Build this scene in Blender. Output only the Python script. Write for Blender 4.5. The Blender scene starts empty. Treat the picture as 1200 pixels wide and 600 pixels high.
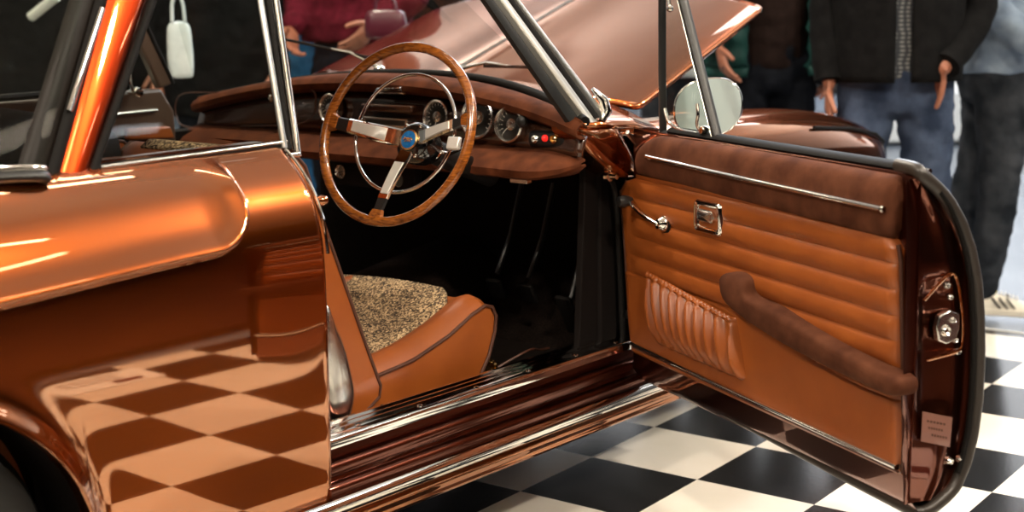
import bpy, bmesh, math, random
from mathutils import Vector, Matrix, noise
random.seed(7)
PI = math.pi
C = bpy.context.scene.collection
SC = bpy.context.scene

# ------------------------------------------------------------------ camera, world, lamps, exposure
FPX = 1668.4; PITCH = .18255; ROLL = -.0176; TILE = .32; CAMH = 3.81064595 * TILE; YAW = .7107
CAM = Vector((-1.887, -2.008, CAMH))
FW = Vector((math.cos(YAW) * math.cos(PITCH), math.sin(YAW) * math.cos(PITCH), -math.sin(PITCH)))
_r = Vector((math.sin(YAW), -math.cos(YAW), 0)); _u = _r.cross(FW)
RT = _r * math.cos(ROLL) + _u * math.sin(ROLL); UP = -_r * math.sin(ROLL) + _u * math.cos(ROLL)
cd = bpy.data.cameras.new('camera'); cam = bpy.data.objects.new('camera', cd); C.objects.link(cam)
m = Matrix((RT, UP, -FW)).transposed().to_4x4(); m.translation = CAM
cam.matrix_world = m
cd.sensor_width = 36; cd.lens = 36 * FPX / 1200; cd.clip_start = .05; cd.clip_end = 200
cd.dof.use_dof = True; cd.dof.focus_distance = 3.1; cd.dof.aperture_fstop = 2.8
SC.camera = cam
SC.view_settings.view_transform = 'Standard'; SC.view_settings.look = 'None'
SC.view_settings.gamma = 1; SC.view_settings.use_curve_mapping = False
SC.view_settings.exposure = 0.0
w = bpy.data.worlds.new('world'); SC.world = w; w.use_nodes = True
w.node_tree.nodes['Background'].inputs[0].default_value = (1, .9, .8, 1)
w.node_tree.nodes['Background'].inputs[1].default_value = .03
HALL_LAMP = 16.0      # strength of the ceiling strip lamps
SPOT_POWER = 125.0    # watts of each ceiling spot over the stand
SPOTS = [(-1.6, -3.0, 4.2), (1.2, -3.6, 4.2), (3.4, -2.4, 4.2), (-3.6, -.4, 4.2), (.8, 1.6, 4.2), (4.6, 1.2, 4.2)]
for i, (x, y, z) in enumerate(SPOTS):
    ld = bpy.data.lights.new('spot', 'AREA'); ld.shape = 'DISK'; ld.size = .35; ld.energy = SPOT_POWER
    ld.color = (1, .88, .72) if i < 5 else (.85, .92, 1)
    lo = bpy.data.objects.new('spot_light', ld); C.objects.link(lo); lo.location = (x, y, z)
    lo.rotation_euler = (Vector((.5, 0, .4)) - Vector((x, y, z))).to_track_quat('-Z', 'Y').to_euler()
ld = bpy.data.lights.new('cool', 'AREA'); ld.shape = 'RECTANGLE'; ld.size = 4; ld.size_y = 2; ld.energy = 190
ld.color = (.78, .87, 1)
lo = bpy.data.objects.new('neighbour_stand_light', ld); C.objects.link(lo); lo.location = (6.5, 1.2, 4.6); 

CEILING_FILL = 190.0       # unseen fills, added to brighten the ceiling that the paint reflects
for x, y, e in ((-3, -6, 1.5), (-3, 4, 1.2), (6, -3, .7), (6, 7, 1.5)):
    ld = bpy.data.lights.new('ceiling_fill', 'AREA'); ld.shape = 'DISK'; ld.size = .8; ld.energy = CEILING_FILL * e; ld.color = (1, .84, .66) if x < 0 else (.9, .93, 1)
    lo = bpy.data.objects.new('ceiling_fill_light', ld); C.objects.link(lo); lo.location = (x, y, 3.6); lo.rotation_euler = (PI, 0, 0)

for x, y, tx, ty, e in ((10.2, 0, 14, 0, 620), (10.2, 6, 14, 6, 620), (2, 9.6, 2, 13, 50), (7, 9.6, 7, 13, 110)):   # unseen fills, added to brighten the walls seen in reflections
    ld = bpy.data.lights.new('wall_fill', 'AREA'); ld.shape = 'RECTANGLE'; ld.size = 2; ld.size_y = .3; ld.energy = e; ld.color = (.92, .95, 1)
    lo = bpy.data.objects.new('wall_fill_light', ld); C.objects.link(lo); lo.location = (x, y, 2.2); lo.rotation_euler = (Vector((tx, ty, 3.6)) - Vector((x, y, 2.2))).to_track_quat('-Z', 'Y').to_euler()

# ------------------------------------------------------------------ pixel helpers (points of the place measured on known planes)
def ray(px, py): return FW + RT * ((px - 600) / FPX) - UP * ((py - 300) / FPX)
def onp(px, py, P, n):
    d = ray(px, py); return CAM + d * ((P - CAM).dot(n) / d.dot(n))
def ony(px, py, y): return onp(px, py, Vector((0, y, 0)), Vector((0, 1, 0)))
def onx(px, py, x): return onp(px, py, Vector((x, 0, 0)), Vector((1, 0, 0)))
def onz(px, py, z): return onp(px, py, Vector((0, 0, z)), Vector((0, 0, 1)))
def atd(px, py, t): return CAM + ray(px, py) * t

# ------------------------------------------------------------------ materials
def new_mat(name):
    m = bpy.data.materials.new(name); m.use_nodes = True
    return m, m.node_tree, m.node_tree.nodes['Principled BSDF']
def L(nt, a, b): nt.links.new(a, b)
def add_bump(nt, b, scale, strength, dist=.002, detail=3, kind='noise'):
    tc = nt.nodes.new('ShaderNodeTexCoord')
    if kind == 'noise':
        n = nt.nodes.new('ShaderNodeTexNoise'); n.inputs['Scale'].default_value = scale; n.inputs['Detail'].default_value = detail; out = n.outputs['Fac']
    else:
        n = nt.nodes.new('ShaderNodeTexVoronoi'); n.inputs['Scale'].default_value = scale; out = n.outputs['Distance']
    L(nt, tc.outputs['Object'], n.inputs['Vector'])
    bp = nt.nodes.new('ShaderNodeBump'); bp.inputs['Strength'].default_value = strength; bp.inputs['Distance'].default_value = dist
    L(nt, out, bp.inputs['Height']); L(nt, bp.outputs['Normal'], b.inputs['Normal'])
    return n, out
def mat(name, col, rough=.5, metal=0, coat=0, spec=.5, bump=None, var=None, sheen=0, emit=None, croug=.03):
    m, nt, b = new_mat(name)
    b.inputs['Base Color'].default_value = (*col, 1); b.inputs['Roughness'].default_value = rough
    b.inputs['Metallic'].default_value = metal; b.inputs['Coat Weight'].default_value = coat
    b.inputs['Coat Roughness'].default_value = croug
    b.inputs['Specular IOR Level'].default_value = spec
    if sheen: b.inputs['Sheen Weight'].default_value = sheen; b.inputs['Sheen Roughness'].default_value = .4; b.inputs['Sheen Tint'].default_value = (*[min(1, c * 3 + .1) for c in col], 1)
    if bump: add_bump(nt, b, *bump)
    if var:
        sc, c2, lo_, hi = var
        tc = nt.nodes.new('ShaderNodeTexCoord'); n = nt.nodes.new('ShaderNodeTexNoise'); n.inputs['Scale'].default_value = sc; n.inputs['Detail'].default_value = 4
        L(nt, tc.outputs['Object'], n.inputs['Vector'])
        r = nt.nodes.new('ShaderNodeValToRGB'); r.color_ramp.elements[0].position = lo_; r.color_ramp.elements[1].position = hi
        r.color_ramp.elements[0].color = (*col, 1); r.color_ramp.elements[1].color = (*c2, 1)
        L(nt, n.outputs['Fac'], r.inputs['Fac']); L(nt, r.outputs['Color'], b.inputs['Base Color'])
    if emit: b.inputs['Emission Color'].default_value = (*emit[0], 1); b.inputs['Emission Strength'].default_value = emit[1]
    return m
def paint(name, sharp, flake, mix=.45, fr=.32):
    m = bpy.data.materials.new(name); m.use_nodes = True; nt = m.node_tree; nt.nodes.clear()
    o = nt.nodes.new('ShaderNodeOutputMaterial'); a = nt.nodes.new('ShaderNodeBsdfPrincipled'); b = nt.nodes.new('ShaderNodeBsdfPrincipled'); mx = nt.nodes.new('ShaderNodeMixShader')
    a.inputs['Base Color'].default_value = (*sharp, 1); a.inputs['Metallic'].default_value = 1; a.inputs['Roughness'].default_value = .03; a.inputs['Coat Weight'].default_value = .35
    b.inputs['Base Color'].default_value = (*flake, 1); b.inputs['Metallic'].default_value = 1; b.inputs['Roughness'].default_value = fr; b.inputs['Coat Weight'].default_value = .6
    b.inputs['Coat Roughness'].default_value = .02
    mx.inputs[0].default_value = mix
    L(nt, a.outputs[0], mx.inputs[1]); L(nt, b.outputs[0], mx.inputs[2]); L(nt, mx.outputs[0], o.inputs[0])
    return m
M = {}
M['paint'] = paint('copper_paint', (.40, .215, .118), (.72, .14, .014), .25, .28)
M['paint_shaded'] = paint('shaded_copper_paint', (.22, .07, .04), (.10, .025, .012), .6, .35)  # copper body paint again, with the shade put into a darker colour
M['paint_lit'] = paint('lit_copper_paint', (.85, .20, .06), (.95, .08, .012), .5, .3)  # body paint of the rear pillar, reflected lights put into a redder colour
M['chrome'] = mat('chrome', (.86, .84, .8), .06, 1)
M['chrome_brush'] = mat('brushed_chrome', (.78, .76, .72), .22, 1)
M['mirror_reflection'] = mat('mirror_glass', (.62, .74, .75), .18, .25, var=(6, (.62, .74, .75), .3, .7))  # pale reflection painted into the mirror face's colour
M['rubber'] = mat('rubber', (.008, .007, .0065), .6, spec=.1, bump=(60, .15))
M['bright_metal'] = mat('bright_metal', (.80, .77, .70), .28, 1, bump=(12, .04))
M['seal_grey'] = mat('seal_grey_rubber', (.030, .024, .020), .38, bump=(60, .15))  # even grey, paler than the black rubber
M['satin'] = mat('satin_aluminium', (.80, .78, .73), .42, .55, bump=(30, .03))
M['black'] = mat('black_plastic', (.008, .008, .008), .4, bump=(200, .1))
M['leather'] = mat('tan_leather', (.31, .080, .0135), .38, coat=.12, croug=.25, bump=(90, .12, .001, 4), var=(7, (.24, .056, .009), .35, .75))
M['suede'] = mat('brown_suede', (.060, .018, .008), .85, spec=.12, sheen=.03, bump=(260, .35, .001), var=(16, (.12, .042, .020), .35, .7))
M['suede_light'] = mat('dash_suede', (.060, .015, .005), .85, spec=.12, sheen=.03, bump=(260, .35, .001), var=(22, (.115, .032, .011), .35, .7))
M['piping'] = mat('brown_piping', (.07, .022, .01), .5, bump=(300, .2))
M['dash'] = mat('dash_lacquer', (.035, .012, .006), .18, coat=.8, var=(9, (.055, .02, .01), .3, .7))
M['carpet'] = mat('carpet', (.006, .004, .003), .95, spec=.1, bump=(500, 1, .004), var=(350, (.045, .026, .020), .5, .8))
M['dark_lining'] = mat('dark_lining', (.006, .004, .0035), .8, spec=.15, bump=(120, .3))
M['trimline'] = mat('brown_liner', (.06, .034, .022), .45, coat=.3, bump=(120, .1), var=(6, (.09, .052, .034), .3, .7))
M['frame_grey'] = mat('grey_rubber', (.014, .011, .009), .4, spec=.15, bump=(60, .1))
M['gauge'] = mat('gauge_face', (.015, .015, .014), .3, coat=.5, var=(120, (.04, .038, .034), .55, .75))
M['white'] = mat('white_mark', (.75, .72, .65), .5, bump=(40, .05))
M['red'] = mat('red_lens', (.8, .02, .02), .2, coat=1, emit=((1, .03, .02), .6))
M['blue'] = mat('blue_enamel', (.01, .12, .42), .15, coat=1, var=(90, (.02, .2, .55), .4, .6))
M['gold'] = mat('gold_metal', (.8, .55, .25), .25, 1)
M['skin'] = mat('skin', (.36, .15, .09), .5, var=(14, (.30, .11, .065), .3, .7))
M['tyre'] = mat('tyre_rubber', (.008, .008, .008), .6, bump=(90, .3))
M['orange_glow'] = mat('orange_reflector', (.9, .25, .04), .25, .3)
# tweed
def tweed():
    m, nt, b = new_mat('tweed'); b.inputs['Roughness'].default_value = .95
    tc = nt.nodes.new('ShaderNodeTexCoord'); v = nt.nodes.new('ShaderNodeTexVoronoi'); v.inputs['Scale'].default_value = 260
    L(nt, tc.outputs['Object'], v.inputs['Vector'])
    s = nt.nodes.new('ShaderNodeSeparateColor'); L(nt, v.outputs['Color'], s.inputs[0])
    n = nt.nodes.new('ShaderNodeTexNoise'); n.inputs['Scale'].default_value = 14; n.inputs['Detail'].default_value = 3; L(nt, tc.outputs['Object'], n.inputs['Vector'])
    ad = nt.nodes.new('ShaderNodeMath'); ad.operation = 'MULTIPLY_ADD'; ad.inputs[1].default_value = .55; L(nt, n.outputs['Fac'], ad.inputs[0])
    ml = nt.nodes.new('ShaderNodeMath'); ml.operation = 'MULTIPLY'; ml.inputs[1].default_value = .72; L(nt, s.outputs[0], ml.inputs[0]); L(nt, ml.outputs[0], ad.inputs[2])
    r = nt.nodes.new('ShaderNodeValToRGB'); e = r.color_ramp.elements
    e[0].position = .3; e[0].color = (.015, .01, .006, 1); e[1].position = .92; e[1].color = (.66, .46, .26, 1)
    x = r.color_ramp.elements.new(.5); x.color = (.09, .055, .03, 1); x = r.color_ramp.elements.new(.68); x.color = (.24, .155, .08, 1)
    L(nt, ad.outputs[0], r.inputs[0]); L(nt, r.outputs[0], b.inputs['Base Color'])
    bp = nt.nodes.new('ShaderNodeBump'); bp.inputs['Strength'].default_value = .8; bp.inputs['Distance'].default_value = .003
    L(nt, v.outputs['Distance'], bp.inputs['Height']); L(nt, bp.outputs[0], b.inputs['Normal'])
    return m
M['tweed'] = tweed()
def wood():
    m, nt, b = new_mat('steering_wood'); b.inputs['Roughness'].default_value = .22; b.inputs['Coat Weight'].default_value = 1
    tc = nt.nodes.new('ShaderNodeTexCoord'); mp = nt.nodes.new('ShaderNodeMapping'); mp.inputs['Scale'].default_value = (3, 3, 12)
    n = nt.nodes.new('ShaderNodeTexNoise'); n.inputs['Scale'].default_value = 9; n.inputs['Detail'].default_value = 6; n.inputs['Distortion'].default_value = 1.5
    L(nt, tc.outputs['Object'], mp.inputs[0]); L(nt, mp.outputs[0], n.inputs['Vector'])
    r = nt.nodes.new('ShaderNodeValToRGB'); r.color_ramp.elements[0].color = (.09, .022, .004, 1); r.color_ramp.elements[1].color = (.38, .115, .016, 1)
    r.color_ramp.elements[0].position = .3; r.color_ramp.elements[1].position = .7
    L(nt, n.outputs['Fac'], r.inputs[0]); L(nt, r.outputs[0], b.inputs['Base Color']); return m
M['wood'] = wood()
def glass(name, tint, refl=.5):
    m = bpy.data.materials.new(name); m.use_nodes = True; nt = m.node_tree; nt.nodes.clear()
    o = nt.nodes.new('ShaderNodeOutputMaterial'); t = nt.nodes.new('ShaderNodeBsdfTransparent'); g = nt.nodes.new('ShaderNodeBsdfGlossy')
    t.inputs[0].default_value = (*tint, 1); g.inputs['Roughness'].default_value = .01; g.inputs[0].default_value = (.9, .9, .9, 1)
    f = nt.nodes.new('ShaderNodeLayerWeight'); f.inputs[0].default_value = .5
    pw = nt.nodes.new('ShaderNodeMath'); pw.operation = 'POWER'; pw.inputs[1].default_value = 4.5; L(nt, f.outputs['Facing'], pw.inputs[0])
    k = nt.nodes.new('ShaderNodeMath'); k.operation = 'MULTIPLY_ADD'; k.inputs[1].default_value = refl; k.inputs[2].default_value = .02 * refl; L(nt, pw.outputs[0], k.inputs[0])
    mx = nt.nodes.new('ShaderNodeMixShader'); L(nt, k.outputs[0], mx.inputs[0]); L(nt, t.outputs[0], mx.inputs[1]); L(nt, g.outputs[0], mx.inputs[2]); L(nt, mx.outputs[0], o.inputs[0])
    return m
M['glass'] = glass('window_glass', (.88, .9, .88), .4)
M['glass_clear'] = glass('gauge_glass', (.95, .95, .95), .8)
def checker():
    m, nt, b = new_mat('checker_floor'); tc = nt.nodes.new('ShaderNodeTexCoord'); mp = nt.nodes.new('ShaderNodeMapping'); mp.inputs['Location'].default_value = (0, 0, .37)
    ck = nt.nodes.new('ShaderNodeTexChecker'); ck.inputs['Scale'].default_value = 1 / TILE
    L(nt, tc.outputs['Object'], mp.inputs[0]); L(nt, mp.outputs[0], ck.inputs['Vector'])
    n = nt.nodes.new('ShaderNodeTexNoise'); n.inputs['Scale'].default_value = 3.5; n.inputs['Detail'].default_value = 5; L(nt, tc.outputs['Object'], n.inputs['Vector'])
    def ramp(a, c):
        r = nt.nodes.new('ShaderNodeValToRGB'); r.color_ramp.elements[0].color = (*a, 1); r.color_ramp.elements[1].color = (*c, 1)
        r.color_ramp.elements[0].position = .35; r.color_ramp.elements[1].position = .65; L(nt, n.outputs['Fac'], r.inputs[0]); return r
    a = ramp((.80, .76, .66), (.86, .82, .74)); c = ramp((.010, .010, .010), (.018, .018, .019))
    L(nt, a.outputs[0], ck.inputs['Color1']); L(nt, c.outputs[0], ck.inputs['Color2'])
    L(nt, ck.outputs[0], b.inputs['Base Color']); b.inputs['Roughness'].default_value = .16
    n2 = nt.nodes.new('ShaderNodeTexNoise'); n2.inputs['Scale'].default_value = 90; L(nt, tc.outputs['Object'], n2.inputs['Vector'])
    bp = nt.nodes.new('ShaderNodeBump'); bp.inputs['Strength'].default_value = .12; bp.inputs['Distance'].default_value = .001
    L(nt, n2.outputs[0], bp.inputs['Height']); L(nt, bp.outputs[0], b.inputs['Normal'])
    return m
M['checker'] = checker()
M['floor_grey'] = mat('grey_floor', (.13, .155, .19), .25, var=(1.2, (.17, .20, .24), .3, .7))
M['floor_red'] = mat('dark_red_carpet', (.022, .005, .003), .95, spec=.1, bump=(300, .5), var=(60, (.035, .008, .005), .4, .7))
M['wall_dark'] = mat('dark_wall', (.008, .007, .007), .9, spec=.1, var=(1, (.013, .011, .010), .3, .7))
M['wall_grey'] = mat('grey_wall', (.42, .42, .42), .7, var=(.8, (.5, .5, .5), .3, .7))
M['wall_white'] = mat('white_panel', (.8, .82, .8), .6, bump=(5, .02))
M['ceil'] = mat('ceiling', (.55, .50, .44), .8, var=(1.5, (.65, .6, .53), .3, .7))
def fabric(name, c, c2=None, sc=30, rough=.9, bs=9, bstr=.6, bd=.02):
    return mat(name, c, rough, spec=.12, bump=(bs, bstr, bd, 4), var=(sc, c2 or tuple(min(1, x * 1.5) for x in c), .35, .7))
M['green'] = fabric('green_quilting', (.008, .036, .034), (.014, .055, .050), 12, .5, 9, .3)
M['blackcoat'] = fabric('black_cloth', (.003, .003, .0035), (.006, .006, .0065))
M['brownshirt'] = fabric('dark_brown_cloth', (.010, .005, .004))
M['trousers_black'] = fabric('black_trousers', (.004, .005, .008))
M['jeans'] = fabric('blue_denim', (.018, .028, .055), (.065, .09, .15), 9)
M['jeans_dark'] = fabric('dark_denim', (.012, .015, .02), (.045, .05, .06), 9)
M['jeans_bright'] = fabric('bright_denim', (.012, .06, .14), (.03, .13, .26), 9)
M['denimshirt'] = fabric('light_denim', (.15, .20, .28), (.26, .33, .42), 12)
M['maroon'] = fabric('maroon_knit', (.06, .004, .010), (.10, .007, .018), 25)
M['plum'] = mat('plum_leather', (.07, .006, .02), .35, coat=.4, bump=(40, .3))
M['pale'] = fabric('pale_cloth', (.55, .62, .66), (.75, .8, .82), 8)
M['shoe'] = mat('cream_leather', (.72, .68, .58), .55, bump=(80, .2))
M['shoe_dark'] = mat('dark_shoe', (.015, .012, .01), .4, bump=(80, .2))
M['yellow'] = mat('yellow_label', (.85, .65, .05), .5, bump=(80, .1))
M['plaid'] = None
def plaid():
    m, nt, b = new_mat('plaid'); b.inputs['Roughness'].default_value = .9
    tc = nt.nodes.new('ShaderNodeTexCoord'); a = []
    for d in ('X', 'Z'):
        wv = nt.nodes.new('ShaderNodeTexWave'); wv.bands_direction = d; wv.inputs['Scale'].default_value = 22; L(nt, tc.outputs['Object'], wv.inputs[0]); a.append(wv)
    mm = nt.nodes.new('ShaderNodeMath'); mm.operation = 'MULTIPLY'; L(nt, a[0].outputs['Fac'], mm.inputs[0]); L(nt, a[1].outputs['Fac'], mm.inputs[1])
    r = nt.nodes.new('ShaderNodeValToRGB'); r.color_ramp.elements[0].color = (.03, .035, .045, 1); r.color_ramp.elements[1].color = (.25, .26, .26, 1)
    L(nt, mm.outputs[0], r.inputs[0]); L(nt, r.outputs[0], b.inputs['Base Color']); return m
M['plaid'] = plaid()

# ------------------------------------------------------------------ object helpers
def obj(name, bm, material, parent=None, smooth=True, bevel=0, subsurf=0, auto=None, keep=True):
    if isinstance(bm, bmesh.types.BMesh):
        bmesh.ops.recalc_face_normals(bm, faces=bm.faces)
        me = bpy.data.meshes.new(name); bm.to_mesh(me); bm.free()
    else: me = bm
    me.materials.clear()
    for mm in (material if isinstance(material, (list, tuple)) else [material]): me.materials.append(mm)
    o = bpy.data.objects.new(name, me); C.objects.link(o)
    if smooth:
        for p in me.polygons: p.use_smooth = True
        me.set_sharp_from_angle(angle=math.radians(auto or 40))
    if bevel:
        b = o.modifiers.new('bevel', 'BEVEL'); b.width = bevel; b.segments = 3; b.limit_method = 'ANGLE'; b.angle_limit = math.radians(35)
    if subsurf:
        s = o.modifiers.new('sub', 'SUBSURF'); s.levels = subsurf; s.render_levels = subsurf
    if parent:
        o.parent = parent; o.matrix_parent_inverse = PARINV(parent)
    return o
def PARINV(p):
    mt = Matrix.Identity(4); q = p
    while q is not None:
        mt = q.matrix_basis.copy() if q.parent is None else mt
        q = q.parent
    # all parents below the root have identity bases with inverse already applied: only a root Empty moves
    return mt.inverted() if p.parent is None else Matrix.Identity(4)
def tag(o, label=None, cat=None, group=None, kind=None):
    if label: o['label'] = label
    if cat: o['category'] = cat
    if group: o['group'] = group
    if kind: o['kind'] = kind
    return o
def thing(name, label, cat, loc=(0, 0, 0), group=None):
    o = bpy.data.objects.new(name, None); o.empty_display_size = .1; C.objects.link(o); o.location = loc
    o.matrix_basis = Matrix.Translation(loc)
    return tag(o, label, cat, group)

def bm_new(): return bmesh.new()
def add_box(bm, c, s, rot=None):
    mt = Matrix.Translation(c) @ (rot.to_4x4() if rot else Matrix.Identity(4)) @ Matrix.Diagonal((*s, 1))
    bmesh.ops.create_cube(bm, size=1, matrix=mt); return bm
def frame_for(d):
    d = d.normalized(); a = Vector((0, 0, 1)) if abs(d.z) < .9 else Vector((1, 0, 0))
    x = a.cross(d).normalized(); return x, d.cross(x)
def add_tube(bm, pts, r, n=12, closed=False, caps=True, flat=None, upv=None):
    pts = [Vector(p) for p in pts]; N = len(pts); rings = []
    rr = r if isinstance(r, (list, tuple)) else [r] * N
    prevx = None
    for i, p in enumerate(pts):
        if closed: d = pts[(i + 1) % N] - pts[i - 1]
        else: d = pts[min(i + 1, N - 1)] - pts[max(i - 1, 0)]
        d.normalize()
        if upv: x = Vector(upv).cross(d).normalized()
        elif prevx is None: x = frame_for(d)[0]
        else:
            x = (prevx - d * prevx.dot(d)).normalized()
        prevx = x; y = d.cross(x)
        fx, fy = flat or (1, 1)
        rings.append([bm.verts.new(p + x * (math.cos(2 * PI * k / n) * rr[i] * fx) + y * (math.sin(2 * PI * k / n) * rr[i] * fy)) for k in range(n)])
    for i in range(N if closed else N - 1):
        a, b = rings[i], rings[(i + 1) % N]
        for k in range(n): bm.faces.new((a[k], a[(k + 1) % n], b[(k + 1) % n], b[k]))
    if caps and not closed:
        bm.faces.new(rings[0]); bm.faces.new(rings[-1])
    return bm
def add_lathe(bm, prof, origin, axis, n=40, cap=False):
    origin = Vector(origin); axis = Vector(axis).normalized(); x, y = frame_for(axis); rings = []
    for (r, h) in prof:
        if r < 1e-6: rings.append([bm.verts.new(origin + axis * h)]); continue
        rings.append([bm.verts.new(origin + axis * h + x * (math.cos(2 * PI * k / n) * r) + y * (math.sin(2 * PI * k / n) * r)) for k in range(n)])
    for a, b in zip(rings, rings[1:]):
        if len(a) == 1 and len(b) == 1: continue
        for k in range(n):
            k2 = (k + 1) % n
            if len(a) == 1: bm.faces.new((a[0], b[k2], b[k]))
            elif len(b) == 1: bm.faces.new((a[k], a[k2], b[0]))
            else: bm.faces.new((a[k], a[k2], b[k2], b[k]))
    return bm
def add_prism(bm, pts, off):
    off = Vector(off); a = [bm.verts.new(Vector(p)) for p in pts]; b = [bm.verts.new(Vector(p) + off) for p in pts]
    bm.faces.new(a); bm.faces.new(list(reversed(b)))
    n = len(a)
    for i in range(n): bm.faces.new((a[i], a[(i + 1) % n], b[(i + 1) % n], b[i]))
    return bm
def add_grid(bm, rows, close_u=False, cap=False):
    V = [[bm.verts.new(Vector(p)) for p in r] for r in rows]
    for i in range(len(V) - 1):
        n = len(V[i])
        for j in range(n if close_u else n - 1):
            bm.faces.new((V[i][j], V[i][(j + 1) % n], V[i + 1][(j + 1) % n], V[i + 1][j]))
    if cap: bm.faces.new(V[0]); bm.faces.new(V[-1])
    return bm
def sheet(name, rows, material, parent, thick=.01, **k):
    o = obj(name, add_grid(bm_new(), rows), material, parent, **k)
    if thick:
        s = o.modifiers.new('solid', 'SOLIDIFY'); s.thickness = thick; s.offset = 0
    return o
def smoothstep(a, b, x):
    t = max(0, min(1, (x - a) / (b - a))); return t * t * (3 - 2 * t)
def interp(tab, x):
    if x <= tab[0][0]: return tab[0][1]
    for (a, b), (c, d) in zip(tab, tab[1:]):
        if x <= c: return b + (d - b) * (x - a) / (c - a)
    return tab[-1][1]
def spline(pts, n=8, closed=False):
    P = [Vector(p) for p in pts]; N = len(P); out = []
    for i in range(N if closed else N - 1):
        if closed: a, b, c, d = P[i - 1], P[i], P[(i + 1) % N], P[(i + 2) % N]
        else: a, b, c, d = P[max(i - 1, 0)], P[i], P[i + 1], P[min(i + 2, N - 1)]
        for k in range(n):
            t = k / n
            out.append(.5 * ((2 * b) + (c - a) * t + (2 * a - 5 * b + 4 * c - d) * t * t + (3 * b - a - 3 * c + d) * t ** 3))
    if not closed: out.append(P[-1])
    return out

# ------------------------------------------------------------------ the hall
floor_rot = .0659
OX, OY = 8.45714372 * TILE, 6.31826823 * TILE
cr, sr = math.cos(floor_rot), math.sin(floor_rot)
LO = Vector((CAM.x + cr * OX - sr * OY, CAM.y + sr * OX + cr * OY, 0))   # lattice corner (0,0)
bm = bm_new(); add_box(bm, (0, 0, -.05), (40, 40, .06)); o = obj('floor', bm, M['floor_grey'], smooth=False); o.location = (4, 2, -.022); tag(o, kind='structure')
# chequered stand floor: lattice-aligned slab
bm = bm_new()
corner = Matrix.Rotation(-floor_rot, 4, 'Z') @ (Vector((3.0, 0, 0)) - LO)
x1 = corner.x; y0 = (Matrix.Rotation(-floor_rot, 4, 'Z') @ (Vector((0, -2.25, 0)) - LO)).y
add_box(bm, ((x1 - 7) / 2, (y0 + 5) / 2, -.01), (x1 + 7, 5 - y0, .02))
o = obj('floor', bm, M['checker'], smooth=False); o.location = LO; o.rotation_euler.z = floor_rot; tag(o, kind='structure')
# thin pale edge strip of the stand
bm = bm_new(); add_box(bm, (x1 + .006, (y0 + 5) / 2, -.009), (.012, 5 - y0, .024)); o = obj('trim_1', bm, M['wall_white'], smooth=False); o.location = LO; o.rotation_euler.z = floor_rot; tag(o, kind='structure')
bm = bm_new(); add_box(bm, (0, -7, -.0125), (26, 9.2, .011)); o = obj('floor', bm, M['floor_red'], smooth=False); o.rotation_euler.z = 0; tag(o, kind='structure')
def wall(name, c, s, mt):
    bm = bm_new(); add_box(bm, c, s); o = obj(name, bm, mt, smooth=False, bevel=.01); tag(o, kind='structure'); return o
wall('wall_front', (13.6, 2, 3.4), (.2, 28, 4.4), M['wall_grey'])
wall('wall_front', (13.6, 2, .6), (.2, 28, 1.2), M['wall_dark'])
wall('wall_left', (2, 12.1, 3.4), (24, .2, 4.4), M['wall_grey'])
wall('wall_left', (2, 12.1, .6), (24, .2, 1.2), M['wall_dark'])
wall('wall_right', (2, -12, 2.8), (24, .2, 5.6), M['wall_dark'])
wall('wall_back', (-10, 2, 2.8), (.2, 28, 5.6), M['wall_dark'])
wall('ceiling', (2, 0, 5.7), (24, 26, .2), M['ceil'])
def lamp_mat(c, s): return mat('lamp_diffuser', (.8, .8, .8), .5, emit=(c, s))
lm_w = lamp_mat((1, .86, .66), HALL_LAMP); lm_c = lamp_mat((.9, .95, 1), HALL_LAMP)
k = 0
for ix in range(5):
    for iy in range(4):
        x = -5 + ix * 3.4; y = -7.6 + iy * 4.4
        t = thing('ceiling_light', 'long ceiling strip lamp over the show hall', 'ceiling light', (x, y, 5.0), 'ceiling strip lamps')
        bm = bm_new(); add_box(bm, (x, y, 5.04), (1.3, .2, .06)); obj('housing', bm, M['black'], t, smooth=False, bevel=.008)
        bm = bm_new(); add_box(bm, (x, y, 5.0), (1.2, .12, .03)); obj('diffuser', bm, lm_c if ix >= 3 else lm_w, t, smooth=False, bevel=.005)
        for s in (-.5, .5): obj('hanger', add_tube(bm_new(), [(x + s, y, 5.05), (x + s, y, 5.6)], .006, 6), M['black'], t)
        k += 1

# ------------------------------------------------------------------ the car
V = Vector
car = thing('coupe_car', 'copper brown classic coupe with its driver door standing open on the chequered floor', 'car', (.6, .75, 0))
XB = .745      # centre plane of the car (y)

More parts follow.
